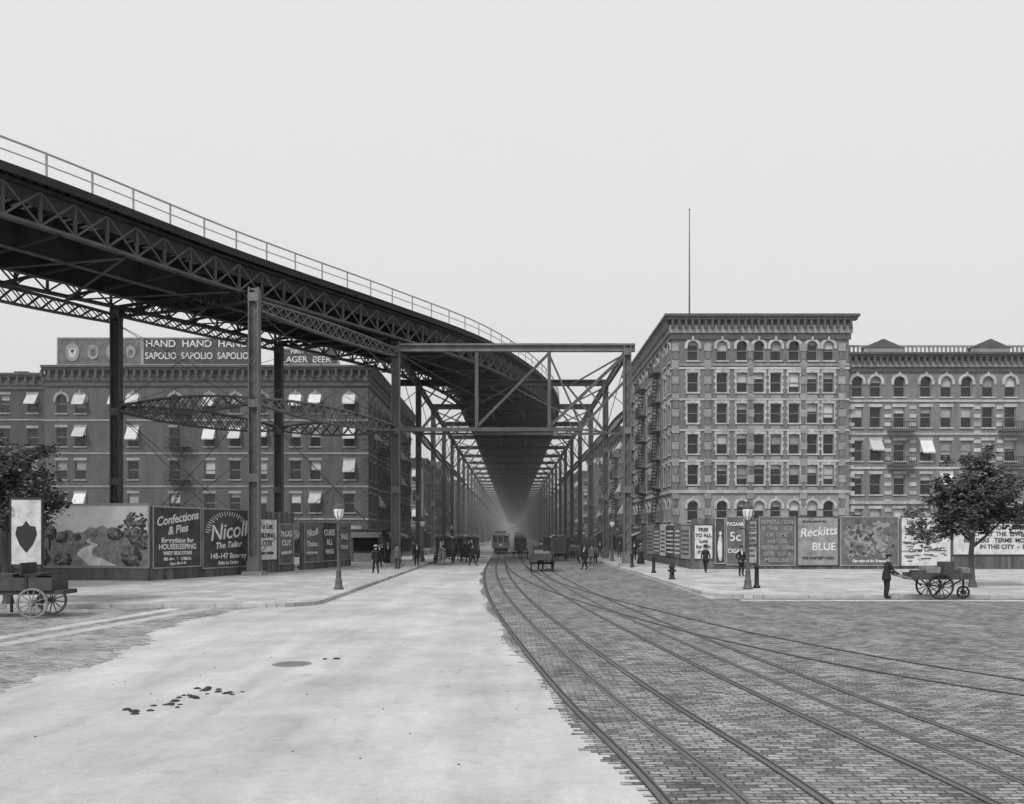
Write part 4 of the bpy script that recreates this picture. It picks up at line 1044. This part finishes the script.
def horse(x,y,z,heading,coat=HORSE1,name='horse'):
    e=empty(name,(x,y,z),heading)
    J={'mid':((0,.15,1.20),.27,.31),'rump':((0,.72,1.30),.26,.27),'tailb':((0,.98,1.28),.08),'chest':((0,-.45,1.22),.24,.30),'nb':((0,-.72,1.42),.13,.20),'n2':((0,-.98,1.74),.085,.14),'poll':((0,-1.12,1.95),.075,.10),'face':((0,-1.28,1.80),.07,.085),'nose':((0,-1.42,1.60),.05,.06),'muz':((0,-1.46,1.54),.04,.045)}
    pr=[('mid','rump'),('rump','tailb'),('mid','chest'),('chest','nb'),('nb','n2'),('n2','poll'),('poll','face'),('face','nose'),('nose','muz')]
    for s_,sx in (('L',.15),('R',-.15)):
        st=.12 if s_=='L' else -.1
        J['st'+s_]=((sx*1.1,.55,.92),.13,.15);J['hk'+s_]=((sx*1.05,.88+st*.5,.54),.055,.065);J['hf'+s_]=((sx*1.05,.80+st,.13),.04,.042);J['hh'+s_]=((sx*1.05,.74+st,.04),.055,.06)
        J['sh'+s_]=((sx*1.0,-.52,.98),.10,.13);J['fk'+s_]=((sx*1.0,-.52-st,.52),.052,.055);J['ff'+s_]=((sx*1.0,-.50-st,.13),.038,.04);J['fh'+s_]=((sx*1.0,-.55-st,.04),.052,.058)
        pr+=[('rump','st'+s_),('st'+s_,'hk'+s_),('hk'+s_,'hf'+s_),('hf'+s_,'hh'+s_),('chest','sh'+s_),('sh'+s_,'fk'+s_),('fk'+s_,'ff'+s_),('ff'+s_,'fh'+s_)]
    vs,ed,idx=chain(J,pr); me=skin_mesh(vs,ed,idx['mid']); me.materials.append(coat); me.materials.append(LEATH)
    for p in me.polygons: p.use_smooth=True; p.material_index=1 if p.center.z<.08 else 0
    b=bpy.data.objects.new('body',me); COL.objects.link(b); b.parent=e
    mb=MB()
    mb.cyl((0,1.0,1.3),(0,1.12,1.0),.05,.07,HAIR,7); mb.cyl((0,1.12,1.0),(0,1.1,.55),.07,.02,HAIR,7)
    for i in range(9):
        t=i/8; mb.cyl((0,-.62-.48*t,1.62+.42*t),(.07,-.58-.48*t,1.48+.40*t),.04,.02,HAIR,5)
    for sx in (-.05,.05): mb.cyl((sx,-1.10,2.02),(sx*1.3,-1.11,2.15),.03,.006,coat,6)
    mb.lathe((0,-.60,1.28),[(.25,-.04),(.30,0),(.25,.04)],LEATH,14,.85,1.15)
    for sx in (-.29,.29): mb.beam((sx,-.6,1.15),(sx,1.1,1.05),.03,.05,LEATH)
    mb.beam((-.29,.0,1.46),(.29,.0,1.46),.06,.1,LEATH)
    mb.build('mane_tail_harness',e,True)
    return e
def wagon(x,y,z,heading,kind='van',col=CARTW,horses=1,coat=HORSE1,name='horse_drawn_wagon'):
    e=empty(name,(x,y,z),heading); mb=MB(); ax=V((1,0,0))
    for yy,r_ in ((-.9,.48),(1.1,.62)):
        for sx in (-.75,.75): mb.wheel((sx,yy,r_),r_,BLACK,ax,12)
        mb.beam((-.75,yy,r_),(.75,yy,r_),.08,.08,BLACK)
    mb.beam((-.3,-1.3,.72),(-.3,1.6,.72),.08,.1,BLACK); mb.beam((.3,-1.3,.72),(.3,1.6,.72),.08,.1,BLACK)
    mb.box(-.62,.62,-1.3,1.7,.78,.86,col)
    if kind=='van':
        mb.box(-.66,.66,-.7,1.7,.861,2.2,col)
        n=10; prev=None
        for i in range(n+1):
            a=math.pi*i/n; p=(-.74*math.cos(a),2.2+.28*math.sin(a))
            if prev: mb.hexa([(prev[0],-1.3,prev[1]),(p[0],-1.3,p[1]),(p[0],1.8,p[1]),(prev[0],1.8,prev[1]),(prev[0],-1.3,prev[1]+.04),(p[0],-1.3,p[1]+.04),(p[0],1.8,p[1]+.04),(prev[0],1.8,prev[1]+.04)],STONEM)
            prev=p
        for sx in (-.68,.68): mb.box(sx-.01,sx+.01,-.3,1.5,1.3,1.9,MIDB)
        mb.box(-.5,.5,1.701,1.72,1.0,2.1,BLACK)
        mb.box(-.6,.6,-1.2,-.8,1.1,1.2,BLACK)
    elif kind=='open':
        for sx in (-.66,.62): mb.box(sx,sx+.04,-1.3,1.7,.861,1.3,col)
        mb.box(-.615,.615,1.66,1.7,.861,1.25,col); mb.box(-.6,.6,-1.2,-.85,1.25,1.33,BLACK); mb.box(-.6,.6,-.85,-.8,1.33,1.7,BLACK)
        for bx,by,bz,s_ in ((-.3,.1,.87,.5),(.25,.7,.87,.6),(-.25,1.1,.87,.45),(.2,.0,.87,.4)): mb.box(bx-s_/2,bx+s_/2,by-s_/2,by+s_/2,bz,bz+s_,CARTL)
    elif kind=='cab':
        mb.box(-.55,.55,-.5,.9,.862,1.45,BLACK); mb.box(-.5,.5,.6,.85,1.45,2.0,BLACK)
        pts=[(.9,1.6),(.85,2.1),(.5,2.3),(-.2,2.28),(-.45,2.15)]
        for a,b in zip(pts,pts[1:]): mb.hexa([(-.56,a[0],a[1]),(.56,a[0],a[1]),(.56,b[0],b[1]),(-.56,b[0],b[1]),(-.56,a[0],a[1]+.04),(.56,a[0],a[1]+.04),(.56,b[0],b[1]+.04),(-.56,b[0],b[1]+.04)],BLACK)
        for sx in (-.55,.55): mb.poly([(sx,.85,1.45),(sx,.3,1.45),(sx,.2,2.28),(sx,.85,2.1)],BLACK)
        mb.box(-.5,.5,-1.1,-.75,1.2,1.3,LEATH)
    for sx in (-.38,.38): mb.beam((sx,-1.2,.75),(sx,-3.6,1.05),.05,.06,BLACK)
    mb.build('wagon_body',e)
    if horses:
        hs=horse(0,-2.6,0,0,coat); hs.parent=e
    d=person(0,-.95 if kind!='cab' else -.9,.35,0,'reach','driver',hat='bowler'); d.parent=e
    return e
GZ=.016
wagon(2.1,60,GZ,math.pi,'open',CARTW,1,HORSE1)
wagon(-5.9,74,0,0,'van',CARTW,1,HORSE2)
wagon(-5.6,86,0,.05,'cab',BLACK,1)
wagon(-5.9,98,0,0,'van',MIDB,1)
wagon(-4.0,80,0,0,'open',CARTW,1)
wagon(-6.0,110,0,0,'van',CARTW,1)
wagon(-4.4,94,0,0,'van',CARTW,1)
wagon(.9,92,GZ,math.pi,'van',CARTW,1)
wagon(4.4,82,GZ,math.pi,'van',CARTW,1)
wagon(6.7,76,GZ,math.pi,'cab',BLACK,1)
wagon(6.6,90,GZ,math.pi,'open',CARTW,1)
wagon(6.4,102,GZ,math.pi,'van',MIDB,1)
wagon(4.6,106,GZ,math.pi,'van',CARTW,1,HORSE2)
def streetcar(x,y):
    e=empty('streetcar',(x,y,.016)); mb=MB()
    mb.box(-1.15,1.15,0,8.5,.75,1.5,MIDB); mb.box(-1.1,1.1,-1.0,-.95,.75,1.5,MIDB); mb.box(-1.1,1.1,-.95,0,.7,.78,MIDB)
    for i in range(9):
        yy=.02+i*1.05
        for sx in (-1.12,1.04): mb.box(sx,sx+.08,yy,yy+.1,1.5,2.5,STONEM)
    for sx in (-1.08,1.05): mb.box(sx,sx+.03,.1,8.4,1.52,2.5,GLASS)
    for xx in (-1.1,-.4,.3,1.02): mb.box(xx,xx+.08,-.98,-.9,1.5,2.5,STONEM)
    mb.box(-1.02,1.02,-.93,-.91,1.5,2.4,GLASS)
    mb.box(-1.2,1.2,-1.1,9.2,2.5,2.66,STONEM); mb.box(-.7,.7,-.6,8.8,2.66,2.95,STONEM); mb.box(-.8,.8,-.8,9,2.95,3.02,STONEM)
    mb.cyl((0,-1.0,1.15),(0,-1.12,1.15),.14,.16,WPAINT,12); mb.box(-.6,.6,-.99,-.97,2.42,2.49,WPAINT)
    mb.box(-1,1,-1.5,-1.0,.2,.35,DARKB)
    for yy in (1.5,6.5):
        for sx in (-.75,.75): mb.cyl((sx-.05,yy,.4),(sx+.05,yy,.4),.4,.4,DARKB,16)
    mb.box(-.9,.9,.5,8,.35,.74,DARKB)
    mb.build('car_body',e)
streetcar(-1.5,112)
streetcar(1.6,190)
def handcart():
    e=empty('handcart',(16.9,34.0,GZ),0); mb=MB()
    for yy in (-.5,.5): mb.wheel((0,yy,.52),.52,BLACK,V((0,1,0)),12)
    mb.wheel((1.15,.0,.26),.26,BLACK,V((0,1,0)),8)
    mb.beam((0,-.5,.52),(0,.5,.52),.06,.06,BLACK)
    mb.beam((1.15,0,.26),(1.15,0,.78),.06,.06,BLACK,up=Y1)
    mb.box(-1.1,1.3,-.42,.42,.78,.86,CARTW)
    for yy in (-.42,.38): mb.box(-1.1,1.3,yy,yy+.04,.861,1.05,CARTW)
    for xx in (-.7,.9): mb.beam((xx,-.35,.78),(xx*.5,-.35,.5),.05,.05,BLACK); mb.beam((xx,.35,.78),(xx*.5,.35,.5),.05,.05,BLACK)
    for yy in (-.36,.36): mb.beam((-1.1,yy,.82),(-1.55,yy,.96),.04,.05,CARTL)
    mb.cyl((-1.55,-.4,.965),(-1.55,.4,.965),.022,.022,CARTL,8)
    for bx,by,s_,hh,m in ((-.2,.0,.6,.42,CARTL),(.55,.05,.7,.3,CARTW),(.45,0,.4,.62,CARTW),(-.7,-.05,.4,.28,CARTW)): mb.box(bx-s_/2,bx+s_/2,by-.3+abs(hh-.4)*.1,by+.3,.862,.862+hh,m)
    mb.box(.95,1.25,-.3,.3,.862,1.25,CARTL)
    mb.build('cart',e)
handcart()
person(14.98,34.0,GZ,math.radians(90),'reach','cart_vendor',suit=SUIT,hat='cap')
def cart_left():
    e=empty('delivery_wagon',(-16.1,26.6,.01),math.radians(4)); mb=MB()
    for yy in (-.65,.65):
        mb.wheel((1.35,yy,.47),.47,CARTL,V((0,1,0)),12,.06); mb.wheel((-1.2,yy,.55),.55,CARTL,V((0,1,0)),12,.06)
    for xx in (1.35,-1.2): mb.beam((xx,-.65,.5),(xx,.65,.5),.08,.08,BLACK)
    mb.box(-2.2,2.2,-.5,.5,.72,.85,CARTW)
    for yy in (-.56,.5): 
        mb.box(-2.2,1.9,yy,yy+.05,.851,1.25,CARTW); 
        for xx in (-2.0,-1.0,0,1.1): mb.box(xx,xx+.07,yy-.03 if yy<0 else yy+.051,yy-.001 if yy<0 else yy+.08,.80,1.3,BLACK)
    mb.box(1.86,1.91,-.49,.49,.851,1.3,CARTW)
    mb.box(1.0,1.5,-.48,.48,1.3,1.37,BLACK); mb.box(.9,.96,-.48,.48,1.3,1.7,BLACK)
    for bx,s_,hh in ((.3,.7,.5),(-.5,.7,.62),(-1.5,.6,.65)): mb.box(bx-s_/2,bx+s_/2,-.4,.4,.852,.852+hh,CARTL if hh>.63 else CARTW)
    mb.build('wagon_body',e)
cart_left()
def shield_sign():
    e=empty('shield_signboard',(-16.1,28.2,0)); mb=MB()
    mb.box(-.5,.5,-.03,.03,1.6,3.75,WHITEB)
    mb.box(-.55,-.5,-.05,.05,1.55,3.8,BLACK); mb.box(.5,.55,-.05,.05,1.55,3.8,BLACK); mb.box(-.5,.5,-.05,.05,3.75,3.82,BLACK); mb.box(-.5,.5,-.05,.05,1.53,1.6,BLACK)
    pts=[(0,-.62),(.22,-.35),(.36,.0),(.30,.25),(.12,.28),(0,.45),(-.12,.28),(-.30,.25),(-.36,0),(-.22,-.35)]
    mb.poly([(a,-.04,2.6+b) for a,b in pts],BLACK)
    mb.beam((-.5,0,0),(-.5,0,1.53),.07,.07,BLACK,up=Y1); mb.beam((.5,0,0),(.5,0,1.53),.07,.07,BLACK,up=Y1)
    mb.build('board',e)
shield_sign()
person(12.3,54,.135,math.radians(150),'walk',hat='bowler')
person(13.35,49.5,.135,math.radians(20),'pocket',hat='bowler')
person(-8.5,53,.135,math.radians(200),'walk',hat='straw',suit=SUIT)
person(-8.0,59,.135,math.radians(170),'stand',hat='bowler',suit=SUIT2)
person(-7.4,66,.135,math.radians(10),'walk',hat='bowler')
person(5.3,62,GZ,math.radians(-60),'walk',hat='bowler')
person(6.4,68,GZ,math.radians(180),'walk',hat='cap',suit=SUIT2)
person(-10.5,72,.135,0,'stand',suit=SUIT,hat='straw',woman=True,h=1.65)
person(-11.2,73,.135,math.radians(40),'walk',hat='bowler')
person(9.8,74,.135,0,'walk',hat='bowler')
person(10.6,70,.135,math.radians(180),'stand',suit=SUIT2,trou=SUIT,hat='straw',woman=True,h=1.65)
person(-9.7,84,.135,math.radians(180),'walk',hat='bowler')
person(9.3,90,.135,0,'walk',hat='bowler')
person(11.5,80,.135,0,'stand',hat='bowler')
person(-3.2,69,.01,math.radians(90),'walk',hat='bowler')
person(11.0,87,.135,math.radians(180),'walk',hat='bowler')
person(-12.5,84,.135,math.radians(60),'stand',hat='cap')
person(-10.0,64,.135,math.radians(20),'walk',hat='bowler')

# ---------------------------------------------------------------- haze (real scattering air down the avenue)
hz=MB(); hz.box(-200,200,64,1500,-1,60,DIRT); ho=hz.build('atmospheric_haze')
hm=bpy.data.materials.new('haze'); hm.use_nodes=True; nt=hm.node_tree; nt.nodes.clear()
o=nt.nodes.new('ShaderNodeOutputMaterial'); vsn=nt.nodes.new('ShaderNodeVolumeScatter'); vsn.inputs['Density'].default_value=.0025; vsn.inputs['Anisotropy'].default_value=0.0
nt.links.new(vsn.outputs[0],o.inputs['Volume']); ho.data.materials.clear(); ho.data.materials.append(hm)

# ---------------------------------------------------------------- world, sun, camera
w=bpy.data.worlds.new('World'); S.world=w; w.use_nodes=True; nt=w.node_tree; N=nt.nodes; L=nt.links
bg=N['Background']; sk=N.new('ShaderNodeTexSky'); sk.sky_type='NISHITA'; sk.sun_disc=False
el=math.radians(48); az=math.radians(215)
sk.sun_elevation=el; sk.sun_rotation=az; sk.dust_density=4; sk.air_density=1
bw=N.new('ShaderNodeRGBToBW'); L.new(sk.outputs[0],bw.inputs[0])
mx=N.new('ShaderNodeMath'); mx.operation='MULTIPLY_ADD'; mx.inputs[1].default_value=.15; mx.inputs[2].default_value=7.8
L.new(bw.outputs[0],mx.inputs[0]); cb=N.new('ShaderNodeCombineColor')
for i in range(3): L.new(mx.outputs[0],cb.inputs[i])
L.new(cb.outputs[0],bg.inputs[0]); bg.inputs[1].default_value=.1
sd=bpy.data.lights.new('sun','SUN'); sd.energy=2.8; sd.angle=math.radians(16); sd.color=(1,.997,.99)
so=bpy.data.objects.new('sun',sd); COL.objects.link(so)
dirv=V((math.sin(az)*math.cos(el),math.cos(az)*math.cos(el),math.sin(el)))
so.rotation_euler=dirv.to_track_quat('Z','Y').to_euler(); so.location=dirv*200
cam=bpy.data.cameras.new('camera'); co=bpy.data.objects.new('camera',cam); COL.objects.link(co)
co.location=(0,0,2.6); co.rotation_euler=(math.pi/2,0,0); cam.sensor_width=36; cam.lens=29.88; cam.shift_y=.129; cam.clip_end=6000; cam.clip_start=.1
S.camera=co
S.view_settings.view_transform='Standard'; S.view_settings.look='None'; S.view_settings.exposure=0
